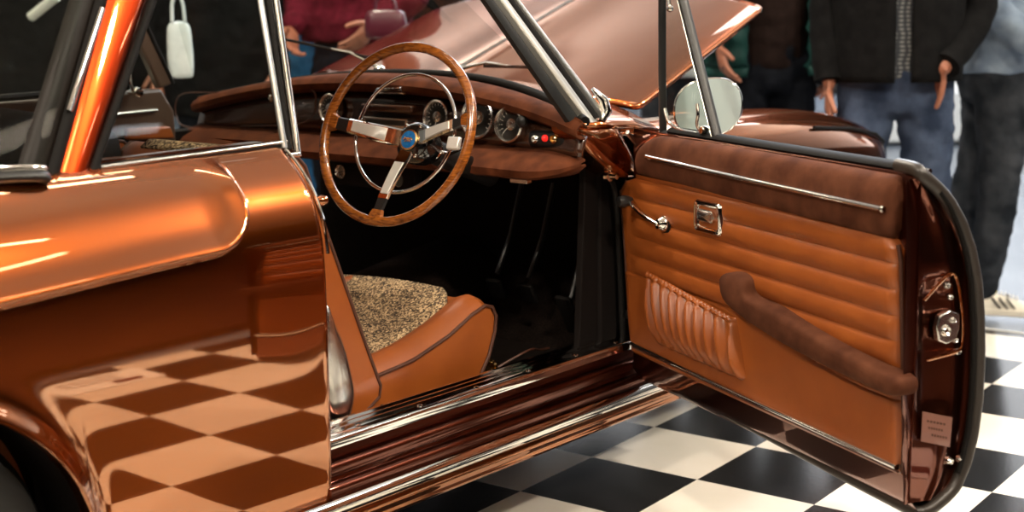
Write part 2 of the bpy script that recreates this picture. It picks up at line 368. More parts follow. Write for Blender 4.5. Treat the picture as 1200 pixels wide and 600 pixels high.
# --- rear quarter: wrap of the body side behind the door
WC = (-.965, .30); WR = .325
def side_base(z):
    t = [(.16, .022), (.205, .012), (.26, .006), (.36, .002), (.50, 0), (.62, 0), (.72, .002), (.78, .008), (.83, .024), (.87, .048), (.905, .080), (.93, .112), (.95, .15)]
    for i in range(len(t) - 1):
        if z <= t[i + 1][0]:
            a, b = t[i], t[i + 1]; h = b[0] - a[0]; u = (z - a[0]) / h
            m0 = (b[1] - t[i - 1][1]) / (b[0] - t[i - 1][0]) if i else (b[1] - a[1]) / h
            m1 = (t[i + 2][1] - a[1]) / (t[i + 2][0] - a[0]) if i + 2 < len(t) else (b[1] - a[1]) / h
            return (2*u**3-3*u*u+1)*a[1] + (u**3-2*u*u+u)*h*m0 + (-2*u**3+3*u*u)*b[1] + (u**3-u*u)*h*m1
    return t[-1][1]
def pod(x, z):
    # signed distance inside the raised rear wing panel: left of X0, above Z0, rounded corner
    X0 = -.262; Z0 = .752 + .02 * smoothstep(-.9, -.3, x); R = .10
    dx = X0 - x; dz = z - Z0
    if dx < R and dz < R: d = R - math.hypot(R - dx, R - dz)
    else: d = min(dx, dz)
    if d <= -.004: return 0
    fade = 1 - smoothstep(.89, .935, z)
    if d < .014: p = .034 * math.sin(max(0, min(1, (d + .004) / .018)) * PI / 2)
    else: p = .008 + .026 * math.exp(-((d - .014) / .030) ** 1.5)
    return p * fade
def qz0(x):
    b = .205
    dx = abs(x - WC[0])
    if dx < WR: b = max(b, WC[1] + math.sqrt(WR * WR - dx * dx))
    return b
def quarter():
    bm = bm_new(); rows = []
    xs = []; x = -1.75
    while x < -.097:
        xs.append(x); near = abs(abs(x - WC[0]) - WR)
        x += .003 if near < .03 else (.006 if x > -.8 else .014)
    xs.append(-.097)
    zb = [.93 - .93 * 0]
    for x in xs:
        b = qz0(x); col = []
        n = 190
        for i in range(n + 1):
            z = b + (.66 - b) * i / 50 if i <= 50 else (.66 + .08 * (i - 50) / 20 if i <= 70 else (.74 + .06 * (i - 70) / 70 if i <= 140 else .80 + .14 * (i - 140) / 50))
            dd = math.hypot(x - WC[0], z - WC[1]) - WR
            flare = -.016 * math.exp(-(max(dd, 0) / .022) ** 2) if (z > .15) else 0
            flare += -.004 * math.exp(-(max(dd, 0) / .035) ** 2)
            y = side_base(z) - pod(x, z) + flare - .217 * max(0, x + .22) ** 2 * smoothstep(.50, .64, z)
            # front edge folds inward to the door jamb
            if x > -.107: y += (x + .107) ** 2 * 60
            col.append((x, y, z))
        # return lip into the wheel arch / under the body
        col.insert(0, (x, col[0][1] + .03, b))
        col.append((x, .19, .943))
        rows.append(col)
    add_grid(bm, rows)
    # jamb return
    last = rows[-1]
    add_grid(bm, [last, [(p[0] - .004, p[1] + .05, p[2]) for p in last], [(p[0] - .012, max(p[1] + .12, .13), p[2]) for p in last]])
    return obj('rear_quarter_panel', bm, M['paint'], car, auto=60)
qp = quarter()
# crease chrome down the door edge of the quarter
def edge_pt(z, off=0): return (-.094, side_base(z) - .006 + off, z)
bm = bm_new(); add_tube(bm, [edge_pt(.93 - i * .012) for i in range(17)], .0035, 8)
obj('edge_trim', bm, M['chrome'], qp)
# wheel house and rear wheel
bm = bm_new(); add_lathe(bm, [(WR + .012, .0), (WR + .012, .26), (0, .26)], (WC[0], .03, WC[1]), (0, 1, 0), 48)
obj('wheel_arch_liner', bm, M['dark_lining'], car)
def wheel(x, y, sgn, name='rear_wheel'):
    c = V((x, y, .30)); ax = (0, sgn, 0)
    bm = bm_new(); add_lathe(bm, [(.19, -.08), (.24, -.095), (.28, -.085), (.298, -.05), (.3, 0), (.298, .05), (.28, .085), (.24, .095), (.19, .08), (.185, 0), (.19, -.08)], c, ax, 48)
    wh = obj(name, bm, M['tyre'], car)
    bm = bm_new(); add_lathe(bm, [(.192, .075), (.185, .055), (.16, .045), (.12, .055), (.09, .075), (.03, .082), (0, .083)], c, ax, 40); obj('hubcap', bm, M['chrome'], wh)
    bm = bm_new(); add_lathe(bm, [(.191, -.07), (.186, 0), (.186, .06)], c, ax, 40); obj('rim', bm, M['black'], wh)
wheel(WC[0], .155, -1)

# --- belt chrome, rear window and C pillar (upper body sits at y .10-.2 and leans inward)
def upright(px, py, z_ref=.94):
    # body-side upper plane: leans in from y .13 at the belt to y .24 at z 1.3
    n = V((0, 1, -.3)).normalized()
    return onp(px, py, V((0, .12, .935)), n)
U = upright
def plate(name, px, material, parent, thick=.02, **k):
    pts = [U(*p) for p in px]; n = V((0, 1, -.3)).normalized()
    bm = bm_new(); add_prism(bm, pts, n * thick); return obj(name, bm, material, parent, **k)
def ext(a, b, t): return (a[0] + (b[0] - a[0]) * t, a[1] + (b[1] - a[1]) * t)
# C pillar painted panel, extended above the picture up to the roof
cp = obj('rear_pillar', add_grid(bm_new(), [[U(*ext((66, 212), (124, 0), t)) + V((0, .012, 0)), U(*ext((70, 212), (130, 0), t)), U(*ext((100, 207), (168, 0), t)) + V((0, -.006, 0)), U(*ext((109, 205), (178, 0), t)) + V((0, .02, 0))] for t in (-.03, .2, .4, .6, .8, 1, 1.3, 1.6)]), M['paint_lit'], car)
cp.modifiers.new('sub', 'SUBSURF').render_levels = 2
def tube_px(name, px, r, material, parent, off=0, flat=None, n=10, **k):
    pts = [U(*p) + V((0, off, 0)) for p in px]
    bm = bm_new(); add_tube(bm, pts, r, n, flat=flat, upv=(0, 1, 0)); return obj(name, bm, material, parent, **k)
def bars(px0, px1, t1=1.6, t0=-.02, n=6): return [ext(px0, px1, t0 + (t1 - t0) * i / n) for i in range(n + 1)]
tube_px('window_seal', bars((62, 213), (121, 0)), .012, M['rubber'], cp, .006, (1, .5))
tube_px('window_seal', bars((110, 205), (181, 0)), .009, M['rubber'], cp, .008, (1, 1))
tube_px('rear_screen_frame', bars((45, 208), (108, 0)), .026, M['frame_grey'], cp, .02, (1.2, .5))
tube_px('trim_strip', bars((80, 130), (119, 10), 1, 0), .006, M['chrome'], cp, -.004, (1, .6))
# outlines of the badge-like bright strokes are lamp glints, left to the light
# rear side window: rubber frame, chrome sill strip, front upright
qw = plate('side_window', [(116, 204), (340, 176), (306, -60), (188, -60)], M['glass'], car, .004, smooth=False)
tube_px('lower_seal', [(112, 199), (230, 184), (338, 169)], .009, M['rubber'], qw, .008, (1, 1))
tube_px('sill_strip', [(100, 210), (170, 202), (260, 191), (345, 180)], .0045, M['chrome'], qw, -.012)
tube_px('lower_channel', [(118, 196), (230, 181), (336, 166)], .0035, M['chrome_brush'], qw, .0, )
tube_px('front_channel', bars((333, 172), (305, 0), 1.3, -.01), .0075, M['gold'] if 0 else M['chrome_brush'], qw, .0, (1, .8))
tube_px('front_seal', bars((340, 174), (315, 0), 1.3, -.01), .0085, M['rubber'], qw, .006)
tube_px('front_upright', bars((348, 178), (323, 0), 1.3, -.03), .008, M['chrome'], qw, .0, (1, 1))
for (a, b) in [(15, 35), (48, 58), (80, 95)]:
    pass
# rear window left of the pillar, with deck and trims
bm = bm_new(); n_ = V((0, 1, -.3)).normalized()
P1, P2, P3, P4 = U(-60, 190), U(45, 190), U(110, -60), U(60, -60)
P1 = U(50, 195) + V((-.75, .35, 0)); P4 = U(112, -60) + V((-.45, .40, 0)); P2 = U(50, 195); P3 = U(112, -60)
add_prism(bm, [P1, P2, P3, P4], (0, .004, 0)); rw = obj('rear_window', bm, M['glass'], car, smooth=False)
bm = bm_new(); add_tube(bm, spline([V((-1.7, .42, .93)), V((-1.2, .24, .945)), U(-5, 207) + V((0, -.005, 0)), U(48, 208) + V((0, -.012, 0))], 8), .016, 12, flat=(1, .7)); obj('sill_moulding', bm, M['black'], rw)
bm = bm_new(); add_tube(bm, spline([V((-1.7, .41, .945)), V((-1.2, .232, .96)), U(-5, 198) + V((0, -.012, 0)), U(46, 198) + V((0, -.02, 0))], 8), .006, 10); obj('sill_moulding', bm, M['chrome'], rw)
# rear deck and boot, mostly outside the picture
sheet('rear_deck', [[(x, y, z + .05 * math.sin(PI * (y - .15) / 1.2)) for y in (.16, .3, .5, .75, 1.0, 1.2, 1.34)] for x, z in ((-1.75, .90), (-1.4, .93), (-1.0, .945), (-.72, .935))], M['paint'], car, .01)
# roof
def roof_pt(x, v):
    y = .30 + v * .89; e = 1 - (2 * v - 1) ** 2
    z = 1.30 + .055 * e - .12 * max(0, (-.25 - x)) ** 1.5 - .10 * max(0, x - .25) ** 1.6
    return (x, y, z)
sheet('roof', [[roof_pt(-.75 + 1.3 * i / 14, j / 10) for j in range(11)] for i in range(15)], M['paint'], car, .02)

# --- windscreen, A pillars, cowl
def wbase(y):
    u = (y - XB) / .73
    return V((.735 + .20 * (1 - u * u), y, .925 + .085 * (1 - abs(u) ** 2.2)))
def wtop(y):
    u = (y - XB) / .73; p = V(roof_pt(.50 + .05 * (1 - u * u), min(1, max(0, (y - .24) / 1.0)))); return V((.47 + .1 * (1 - u * u), .25 + (y - .02) * .68, p.z - .01))
rows = []
for i in range(7):
    t = i / 6; rows.append([wbase(.02 + 1.45 * j / 24).lerp(wtop(.02 + 1.45 * j / 24), t) for j in range(25)])
ws = sheet('windscreen', rows, M['glass'], car, 0)
bm = bm_new(); add_tube(bm, [wbase(.02 + 1.45 * j / 30) + V((0, 0, -.004)) for j in range(31)], .013, 10); obj('screen_seal', bm, M['rubber'], ws)
bm = bm_new(); add_tube(bm, [wtop(.02 + 1.45 * j / 30) for j in range(31)], .02, 10); obj('header_rail', bm, M['paint'], ws)
# driver side A pillar: three strips measured on the windscreen side plane
ap_n = V((0, 1, -.32)).normalized(); ap_P = V((.80, .04, .93))
def A(px, py, o=0): return onp(px, py, ap_P, ap_n) + ap_n * o
def strip(name, e0, e1, material, parent, o=0, thick=.012, bulge=.004):
    # band between two pixel lines running up the pillar
    rows = []
    for i in range(9):
        t = -.0 + 1.45 * i / 8
        a = A(*ext(*e0, t), o); b = A(*ext(*e1, t), o)
        rows.append([a + ap_n * thick, a, a.lerp(b, .25) - ap_n * bulge * .8, a.lerp(b, .5) - ap_n * bulge, a.lerp(b, .75) - ap_n * bulge * .8, b, b + ap_n * thick])
    return obj(name, add_grid(bm_new(), rows, close_u=True, cap=True), material, parent, auto=50)
ap = strip('windscreen_pillar', ((672, 147), (566, -6)), ((688, 143), (580, -6)), M['black'], car, .004)
strip('pillar_trim', ((684, 146), (574, -6)), ((701, 142), (592, -6)), M['bright_metal'], ap, 0, .012, .006)
strip('pillar_seal', ((693, 141), (588, -6)), ((703, 137), (597, -6)), M['rubber'], ap, -.002, .012, .004)
strip('pillar_bead', ((688, 145), (579, -6)), ((693, 144), (584, -6)), M['satin'], ap, -.007, .004, .002)
strip('pillar_trim', ((700, 139), (594, -6)), ((712, 136), (604, -6)), M['bright_metal'], ap, -.001, .012, .006)
bm = bm_new(); add_tube(bm, [A(705, 142, -.0), A(708, 132, -.008), A(704, 118, -.008), A(694, 104, .0)], [.008, .014, .013, .005], 14); obj('pillar_cap', bm, M['chrome'], ap)
# far-side pillar and the inner liners seen through the side window
def F(px, py, y=1.43): return ony(px, py, y)
bm = bm_new(); add_prism(bm, [F(203, 98), F(188, 104), F(150, 20), F(118, -60), F(140, -60), F(170, 30)], (0, .03, 0)); fp = obj('windscreen_pillar', bm, M['trimline'], car, bevel=.006)
bm = bm_new(); add_tube(bm, [F(203, 98), F(172, 30), F(132, -60)], .006, 8); obj('pillar_trim', bm, M['rubber'], fp)
# far door (closed), inner side with chrome rail and window
bm = bm_new(); add_prism(bm, [F(-40, 122, 1.42), F(100, 112, 1.42), F(190, 104, 1.42), F(205, 130, 1.42), F(210, 200, 1.42), F(-40, 230, 1.42)], (0, .06, 0))
fd = obj('far_door', bm, M['trimline'], car, bevel=.01)
bm = bm_new(); add_tube(bm, [F(120, 135, 1.41), F(184, 129, 1.41)], .005, 8); obj('trim_rail', bm, M['chrome'], fd)
bm = bm_new(); add_tube(bm, [F(-40, 118, 1.41), F(100, 107, 1.41)], .010, 8); obj('window_seal', bm, M['rubber'], fd)
bm = bm_new(); add_tube(bm, [F(-40, 147, 1.41), F(100, 139, 1.41)], .004, 8); obj('trim_rail', bm, M['chrome_brush'], fd)
bm = bm_new(); add_prism(bm, [F(150, 151, 1.40), F(200, 148, 1.40), F(206, 162, 1.40), F(150, 164, 1.40)], (0, .02, 0)); obj('armrest', bm, M['leather'], fd, bevel=.006)
bm = bm_new(); c = F(157, 108, 1.40); add_lathe(bm, [(0, -.03), (.012, -.028), (.016, -.015), (.013, 0), (.008, .02)], c, (0, 1, 0), 20); add_tube(bm, [F(152, 88, 1.40), F(153, 98, 1.39), F(157, 108, 1.385)], .005, 8); obj('quarter_light_catch', bm, M['chrome'], fd)
bm = bm_new(); add_prism(bm, [F(-40, 116, 1.44), F(185, 102, 1.44), F(118, -60, 1.44), F(-40, -60, 1.44)], (0, .004, 0)); obj('window_pane', bm, M['glass'], fd, smooth=False)
bm = bm_new(); add_prism(bm, [V((-.9, 1.36, .3)), V((.9, 1.44, .3)), V((.9, 1.44, .84)), V((-.9, 1.36, .84))], (0, .07, 0)); obj('far_side_panel', bm, M['dark_lining'], car)
# cowl in front of the screen, right scuttle, fender and bonnet
sheet('cowl', [[wbase(.02 + 1.45 * j / 20) + V((dx, 0, dz)) for j in range(21)] for dx, dz in ((-.01, -.012), (.10, -.022), (.2, -.03), (.30, -.05))], M['paint'], car, .01)
# A pillar foot: painted panel that curves from the pillar foot down to the door hinge
def patch(name, px, y, bulge, th, material, parent, n=5):
    pts = spline([ony(a_, b_, y) for a_, b_ in px], n, True); c_ = sum(pts, V()) / len(pts); rows = []
    for k_, o_ in ((1, th), (1, 0), (.97, -bulge * .35), (.85, -bulge * .7), (.6, -bulge * .92), (.3, -bulge), (.02, -bulge * 1.01)): rows.append([c_ + (p_ - c_) * k_ + V((0, o_, 0)) for p_ in pts])
    return obj(name, add_grid(bm_new(), rows, close_u=True, cap=True), material, parent, auto=70)
pf = patch('pillar_foot', [(666, 150), (690, 146), (712, 141), (720, 150), (731, 170), (741, 190), (743, 206), (730, 209), (714, 205), (698, 192), (682, 175)], .045, .028, .05, M['paint'], car)
patch('hinge_gap_lining', [(712, 150), (745, 156), (775, 164), (765, 190), (748, 212), (728, 209)], .11, .004, .02, M['dark_lining'], car, 4)
rows = []
for i in range(9):
    x = .80 + .20 * i / 8; t = i / 8
    rows.append([(x, .02 + .03 * (1 - t) + k_ * .06 * (1.2 - .2 * t), .905 - .008 * t + .025 * (1 - (1 - k_ / 6) ** 2) - (.022 if k_ == 0 else 0)) for k_ in range(7)])
sc_ = sheet('scuttle_side', rows, M['paint'], car, .008, subsurf=1)
bm = bm_new(); add_prism(bm, [(.88, .085, .30), (.95, .085, .30), (.95, .085, .84), (.88, .085, .84)], (0, .03, 0)); obj('hinge_post', bm, M['dark_lining'], car, bevel=.006)
bm = bm_new(); add_tube(bm, spline([ony(735, 155, .005), ony(748, 172, .01), ony(762, 190, .015), ony(775, 198, .03)], 6), .006, 8); obj('post_seal', bm, M['chrome_brush'], pf)
bm = bm_new(); add_tube(bm, spline([ony(672, 150, .065), ony(684, 170, .05), ony(698, 188, .05), ony(712, 203, .05), ony(722, 240, .06), ony(730, 400, .06)], 8), .007, 10); obj('door_opening_seal', bm, M['rubber'], pf)
bm = bm_new(); add_lathe(bm, [(0, -.02), (.008, -.018), (.009, 0), (.014, .002), (.015, .012)], ony(716, 206, .03), (0, 1, 0), 20); obj('hinge_pin', bm, M['chrome'], pf)

# fender: lofted wing from the scuttle to the lamp pod
def fender_sec(x, w, zt, zb, yo):
    out = []
    for i in range(15):
        a = PI * i / 14
        ex = .75
        y = yo + w * .5 - math.copysign(abs(math.cos(a)) ** ex, math.cos(a)) * w * .5
        z = zb + (zt - zb) * abs(math.sin(a)) ** .7
        out.append((x, y, z))
    out[0] = (x, yo + .02, .30)
    out.insert(1, (x, yo, zb - .1))
    return out
secs = [(.98, .26, .895, .74, .01), (1.2, .28, .893, .73, -.01), (1.5, .32, .888, .71, -.02), (1.8, .36, .875, .69, -.02), (2.05, .38, .850, .67, -.01), (2.25, .36, .81, .65, .01), (2.38, .30, .765, .63, .05), (2.44, .2, .72, .62, .1)]
fe = obj('front_wing', add_grid(bm_new(), [fender_sec(*s) for s in secs], cap=False), M['paint'], car, subsurf=2)
bm = bm_new(); add_tube(bm, [V(fender_sec(*s)[4]) + V((0, -.004, 0)) for s in secs[3:]], .005, 8); obj('wing_moulding', bm, M['rubber'], fe)
# engine bay lining under the bonnet
bm = bm_new(); add_box(bm, (1.75, XB, .62), (1.2, .96, .3)); obj('engine_bay', bm, M['dark_lining'], car, bevel=.02)
# bonnet standing open, hinged at the rear
def bon(u, v):
    # u 0 rear .. 1 front, v 0 right .. 1 left
    rr = V((1.16, .17, .915)); rl = V((1.06, 1.47, .925)); fr = ony(896, 11, .20); fl = V((fr.x - .05, 1.47, fr.z + .01))
    p = rr.lerp(rl, v).lerp(fr.lerp(fl, v), u)
    e = 1 - (2 * v - 1) ** 2
    p.z += .065 * e ** .8 * (.6 + .4 * u)
    p.x += .08 * e * u - .06 * e * (1 - u) + (.05 * (1 - abs(2 * v - 1)) * (1 - u))
    ridge = math.exp(-((v - .5) / .10) ** 2); p.z += .018 * ridge
    return p
bo = sheet('bonnet', [[bon(i / 16, j / 40) for j in range(41)] for i in range(17)], M['paint'], car, .012, subsurf=1)
bm = bm_new(); add_tube(bm, [bon(i / 10, .5) + V((0, 0, .006)) for i in range(11)], .006, 8); obj('centre_moulding', bm, M['chrome'], bo)
bm = bm_new(); add_tube(bm, [V((1.9, 1.1, .75)), bon(.75, .9) + V((0, 0, -.01))], .006, 8); obj('stay_rod', bm, M['chrome_brush'], bo)
# wipers on the scuttle
def wiper(px, py1, y):
    a = wbase(y) + V((.03, 0, .012))
    bm = bm_new(); add_lathe(bm, [(.016, 0), (.016, .012), (.008, .02), (0, .022)], a - V((0, 0, .012)), (0, 0, 1), 16)
    b = a + V(px); add_tube(bm, [a, a.lerp(b, .5) + V((0, 0, .014)), b], [.006, .004, .003], 8)
    wi = obj('wiper', bm, M['chrome_brush'], car)
    c = a + V(py1); bm = bm_new(); add_tube(bm, [b + (b - c) * .9, b, c], .0045, 6); obj('wiper_blade', bm, M['rubber'], wi)
wiper((-.015, .22, .055), (-.03, .42, .085), .92)
wiper((.0, -.2, .01), (-.0, -.32, .01), .62)

# ------------------------------------------------------------------ sill, floor pan, footwell
def sweep_x(name, prof, xs, material, parent, end=None, auto=35, **k):
    rows = []
    for i, x in enumerate(xs): rows.append([(x, y, z) for y, z in prof])
    return obj(name, add_grid(bm_new(), rows, close_u=True, cap=True), material, parent, auto=auto, **k)
def arc(c, r, a0, a1, n=6): return [(c[0] + r * math.cos(math.radians(a0 + (a1 - a0) * i / n)), c[1] + r * math.sin(math.radians(a0 + (a1 - a0) * i / n))) for i in range(n + 1)]
XS = [-.108, -.10, .2, .5, .8, 1.02, 1.06]
sill_prof = [(.16, .30), (.16, .345)] + [(.045, .347)] + arc((.048, .335), .012, 90, 180, 4) + [(.034, .322), (.046, .316), (.046, .309)] + arc((.030, .300), .012, 90, 190, 5) + [(.017, .288), (.026, .281), (.024, .274)] + arc((.012, .262), .012, 90, 200, 5) + [(-.002, .250), (.006, .246), (.006, .17), (.16, .17)]
sl = sweep_x('sill', sill_prof, XS, M['paint_shaded'], car)
cap_prof = [(.13, .349), (.13, .357)]
for k in range(3):
    y = .115 - k * .022; cap_prof += [(y + .006, .357), (y + .001, .361), (y - .005, .361), (y - .010, .357)]
cap_prof += arc((.042, .349), .0085, 90, 180, 5) + [(.033, .336), (.036, .336), (.038, .348)]
tp = sweep_x('tread_plate', cap_prof, [-.106, .3, .6, .98], M['chrome'], sl, auto=50)
bm = bm_new()
for i, x in enumerate((.02, .2, .38, .56, .74, .9)):
    bm = bm_new(); add_lathe(bm, [(.006, 0), (.0055, .002), (0, .0035)], (x, .055, .358), (0, 0, 1), 14); obj('tread_screw', bm, M['chrome'], sl)
XR = [-.62, -.3, 0, .4, .8, 1.10, 1.115]
cs = sweep_x('sill_moulding', [(.006, .248)] + arc((.002, .232), .020, 120, 230, 8) + [(.004, .212)], XR, M['chrome'], sl)
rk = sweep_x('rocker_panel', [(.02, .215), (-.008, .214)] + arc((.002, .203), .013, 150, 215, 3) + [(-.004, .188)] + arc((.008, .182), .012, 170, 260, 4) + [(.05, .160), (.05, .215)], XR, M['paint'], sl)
bm = bm_new(); add_box(bm, (.1, XB, .285), (2.1, 1.28, .02)); fl = obj('floor_pan', bm, M['carpet'], car, smooth=False)
bm = bm_new(); add_tube(bm, [(-.6, XB, .32), (.4, XB, .34), (1.1, XB, .40)], [.12, .13, .17], 24, flat=(1, .8)); obj('transmission_tunnel', bm, M['carpet'], fl)
bm = bm_new(); add_prism(bm, [(.95, .10, .29), (1.14, .10, .50), (1.14, .10, .80), (1.16, .10, .80), (1.16, .10, .29)], (0, 1.3, 0)); obj('bulkhead', bm, M['carpet'], car, smooth=False)
bm = bm_new(); add_prism(bm, [(.80, .115, .29), (1.14, .115, .29), (1.14, .115, .86), (.84, .115, .86)], (0, -.02, 0)); obj('kick_panel', bm, M['dark_lining'], car, bevel=.004)
bm = bm_new(); add_box(bm, (.62, .40, .299), (.46, .42, .010), Matrix.Rotation(.03, 3, 'Y')); obj('floor_mat', bm, M['carpet'], car, bevel=.004)
for i, (y, z) in enumerate(((.47, .44), (.36, .44), (.22, .40))):
    bm = bm_new(); add_tube(bm, [(1.04, y, .72), (.99, y, .58), (.93, y, z + .04)], .007, 8); pd = obj('pedal', bm, M['black'], car)
    bm = bm_new(); add_box(bm, (.925, y, z), (.012, .05, .06 if i < 2 else .12), Matrix.Rotation(-.5, 3, 'Y')); obj('pedal_pad', bm, M['rubber'], pd, bevel=.004)
bm = bm_new(); add_tube(bm, spline([(.62, .2, .33), (.70, .17, .36), (.78, .20, .34), (.84, .22, .33)], 6), .003, 6); obj('cable', bm, M['piping'], car)

# ------------------------------------------------------------------ dashboard
def wz(y): return wbase(y).z
ys = [.012 + 1.445 * i / 48 for i in range(49)]
def padx(y):   # the pad sweeps back toward the pillars
    u = (y - XB) / .73; return .745 - .045 * abs(u) ** 4
rows = []
for y in ys:
    z = wz(y) - .004; b = wbase(y).x; f = padx(y)
    rows.append([(b, y, z - .012), ((b + f) / 2, y, z + .004), (f + .02, y, z + .001), (f + .004, y, z - .006), (f - .006, y, z - .016), (f - .004, y, z - .028), (f + .008, y, z - .035), (f + .03, y, z - .036)])
dp_ = sheet('dashboard_pad', rows, M['suede_light'], car, .006)
rows = [[(padx(y) + .012 + .02 * (1 - k / 3), y, (wz(y) - .034) * (1 - k / 3) + .842 * k / 3) for k in range(4)] for y in ys]
da = sheet('dashboard', rows, M['dash'], car, .01)
rows = []
for y in ys:
    f = padx(y); zz = .85; d = .085; kk = math.sqrt(max(.02, 1 - max(0, (.16 - y) / .15) ** 2)); base = (f + .03, zz - .02)
    rows.append([(base[0] + (a - base[0]) * kk, y, base[1] + (b - base[1]) * kk) for a, b in ((f + .02, zz), (f - .3 * d, zz - .012), (f - .8 * d, zz - .028), (f - d, zz - .042), (f - d + .002, zz - .056), (f - d + .02, zz - .062), (f + .03, zz - .064))])
sh = sheet('parcel_shelf', rows, M['suede_light'], car, .006)
def DX(px, py, x=.748): return onx(px, py, x)
def gauge(px, py, r, depth, sub, tilt=0, face='gauge', xx=.745):
    c = DX(px, py, xx); ax = V((-1, 0, .12)).normalized()
    bm = bm_new(); add_lathe(bm, [(r * .82, -.01), (r * .84, depth * .7), (r * .92, depth), (r, depth * .85), (r * 1.0, 0), (r * .98, -.01)], c, ax, 40); g = obj('gauge', bm, M['chrome_brush'], da)
    bm = bm_new(); add_lathe(bm, [(r * .83, .002), (r * .5, .003), (0, .003)], c, ax, 36); obj('dial', bm, M[face], da)
    # scale marks and needle
    x, y = frame_for(ax)
    bm = bm_new()
    for i in range(15):
        a = math.radians(-40 + i * 260 / 14); d = x * math.cos(a) + y * math.sin(a)
        add_tube(bm, [c + ax * .004 + d * r * .66, c + ax * .004 + d * r * .78], .0009, 4)
    obj('scale_marks', bm, M['white'], da)
    bm = bm_new(); a = math.radians(200 + tilt); d = x * math.cos(a) + y * math.sin(a)
    add_tube(bm, [c + ax * .007 - d * r * .15, c + ax * .007 + d * r * .62], [.0016, .0006], 6); obj('needle', bm, M['white'], da)
    bm = bm_new(); add_lathe(bm, [(r * .34, .004), (r * .32, .008), (r * .2, .009), (r * .18, .006), (r * .1, .012), (0, .013)], c, ax, 24); obj('dial_boss', bm, M['chrome_brush'], da)
    bm = bm_new(); add_lathe(bm, [(r * .84, depth * .6), (0, depth * .7)], c, ax, 36); obj('gauge_glass', bm, M['glass_clear'], da)
gauge(388, 127, .040, .012, 0, 0); gauge(514, 137, .043, .016, 0, 60)
gauge(562, 138, .053, .014, 0, -30); gauge(601, 146, .045, .022, 0, 20)
# overlapping second dial next to the speedometer
# radio, grille and chrome brow seen through the steering wheel
def dbox(name, px0, px1, x, th, material, parent, bevel=.003):
    a = DX(*px0, x); b = DX(*px1, x); bm = bm_new()
    add_box(bm, ((a.x) + th / 2, (a.y + b.y) / 2, (a.z + b.z) / 2), (th, abs(a.y - b.y), abs(a.z - b.z))); return obj(name, bm, material, parent, bevel=bevel)
ra = dbox('radio', (424, 136), (478, 157), .738, .03, M['chrome_brush'], da)
dbox('radio_dial', (428, 139), (474, 148), .736, .01, M['gauge'], ra, .001)
dbox('radio_keys', (432, 150), (470, 154), .735, .01, M['chrome'], ra, .001)
dbox('radio_hood', (422, 121), (482, 133), .72, .05, M['dash'], da, .006)
bm = bm_new(); add_tube(bm, [DX(440, 109, .735), DX(443, 104, .73), DX(470, 104, .73), DX(474, 110, .735), DX(440, 109, .735)], .004, 8); obj('grille_surround', bm, M['chrome'], da)
dbox('speaker_grille', (442, 104), (472, 109), .742, .01, M['black'], da, .001)
bm = bm_new(); add_lathe(bm, [(.009, 0), (.010, .01), (.006, .014), (0, .014)], DX(320, 115, .735), (-1, 0, 0), 16); obj('glovebox_lock', bm, M['chrome'], da)
bm = bm_new(); a = [DX(*p, .742) for p in ((210, 112), (258, 108), (342, 102), (366, 106), (370, 120), (365, 138), (340, 146), (260, 148), (212, 146))]
add_tube(bm, spline(a, 5, True), .0022, 6, closed=True); obj('glovebox_lid', bm, M['piping'], da)
# switch strip with the red warning lamp
sw = dbox('switch_panel', (617, 153), (662, 176), .728, .03, M['black'], da, .012)
for px, py in ((628, 163), (650, 163)):
    bm = bm_new(); add_lathe(bm, [(.010, 0), (.0105, .006), (.007, .010), (.006, .004), (0, .004)], DX(px, py, .728), (-1, 0, .1), 20); obj('switch', bm, M['gold'] if px > 640 else M['chrome_brush'], sw)
bm = bm_new(); add_lathe(bm, [(.0085, 0), (.008, .005), (.004, .009), (0, .010)], DX(639, 162, .728), (-1, 0, .1), 20); obj('warning_lamp', bm, M['red'], sw)
# lower heater panel below the shelf with two small dials
lp = dbox('heater_panel', (390, 188), (486, 226), .70, .03, M['dark_lining'], da, .006)
for px, py, r in ((401, 201, .020), (468, 210, .022)):
    c = DX(px, py, .70); bm = bm_new(); add_lathe(bm, [(r * .8, .001), (r * .85, .006), (r * .95, .008), (r, .002), (r, -.004)], c, (-1, 0, 0), 28); obj('heater_dial', bm, M['chrome'], lp)
    bm = bm_new(); add_lathe(bm, [(r * .82, .003), (0, .004)], c, (-1, 0, 0), 24); obj('dial_face', bm, M['chrome_brush'] if r < .021 else M['gauge'], lp)
    bm = bm_new(); add_tube(bm, [c + V((-.006, -r * .5, r * .1)), c + V((-.006, r * .4, -r * .2))], .0015, 6); obj('dial_pointer', bm, M['black'], lp)
dbox('fuse_box', (597, 208), (617, 216), .68, .02, M['chrome_brush'], da, .002)
bm = bm_new(); add_lathe(bm, [(.012, 0), (.014, .012), (.008, .018), (0, .019)], DX(614, 142, .735) , (-1, 0, 0), 16); obj('dash_knob', bm, M['black'], da)

# ------------------------------------------------------------------ steering wheel
SWC = atd(463.5, 156.5, 3.27); SN = V((-.925, -.12, .36)).normalized()
SR = 110.0 / FPX * 3.27
SX = V((0, 0, 1)).cross(SN).normalized(); SY = SN.cross(SX)
def swp(px, py, off=0):
    return onp(px, py, SWC + SN * off, SN)
st = obj('steering_wheel', add_tube(bm_new(), [SWC + SX * (math.cos(2*PI*i/96) * SR * .965) + SY * (math.sin(2*PI*i/96) * SR * .965) for i in range(96)], .0116, 16, closed=True), M['wood'], car)
HUB = swp(484, 166, -.045)
# finger grips on the back of the rim
for i in range(0): pass
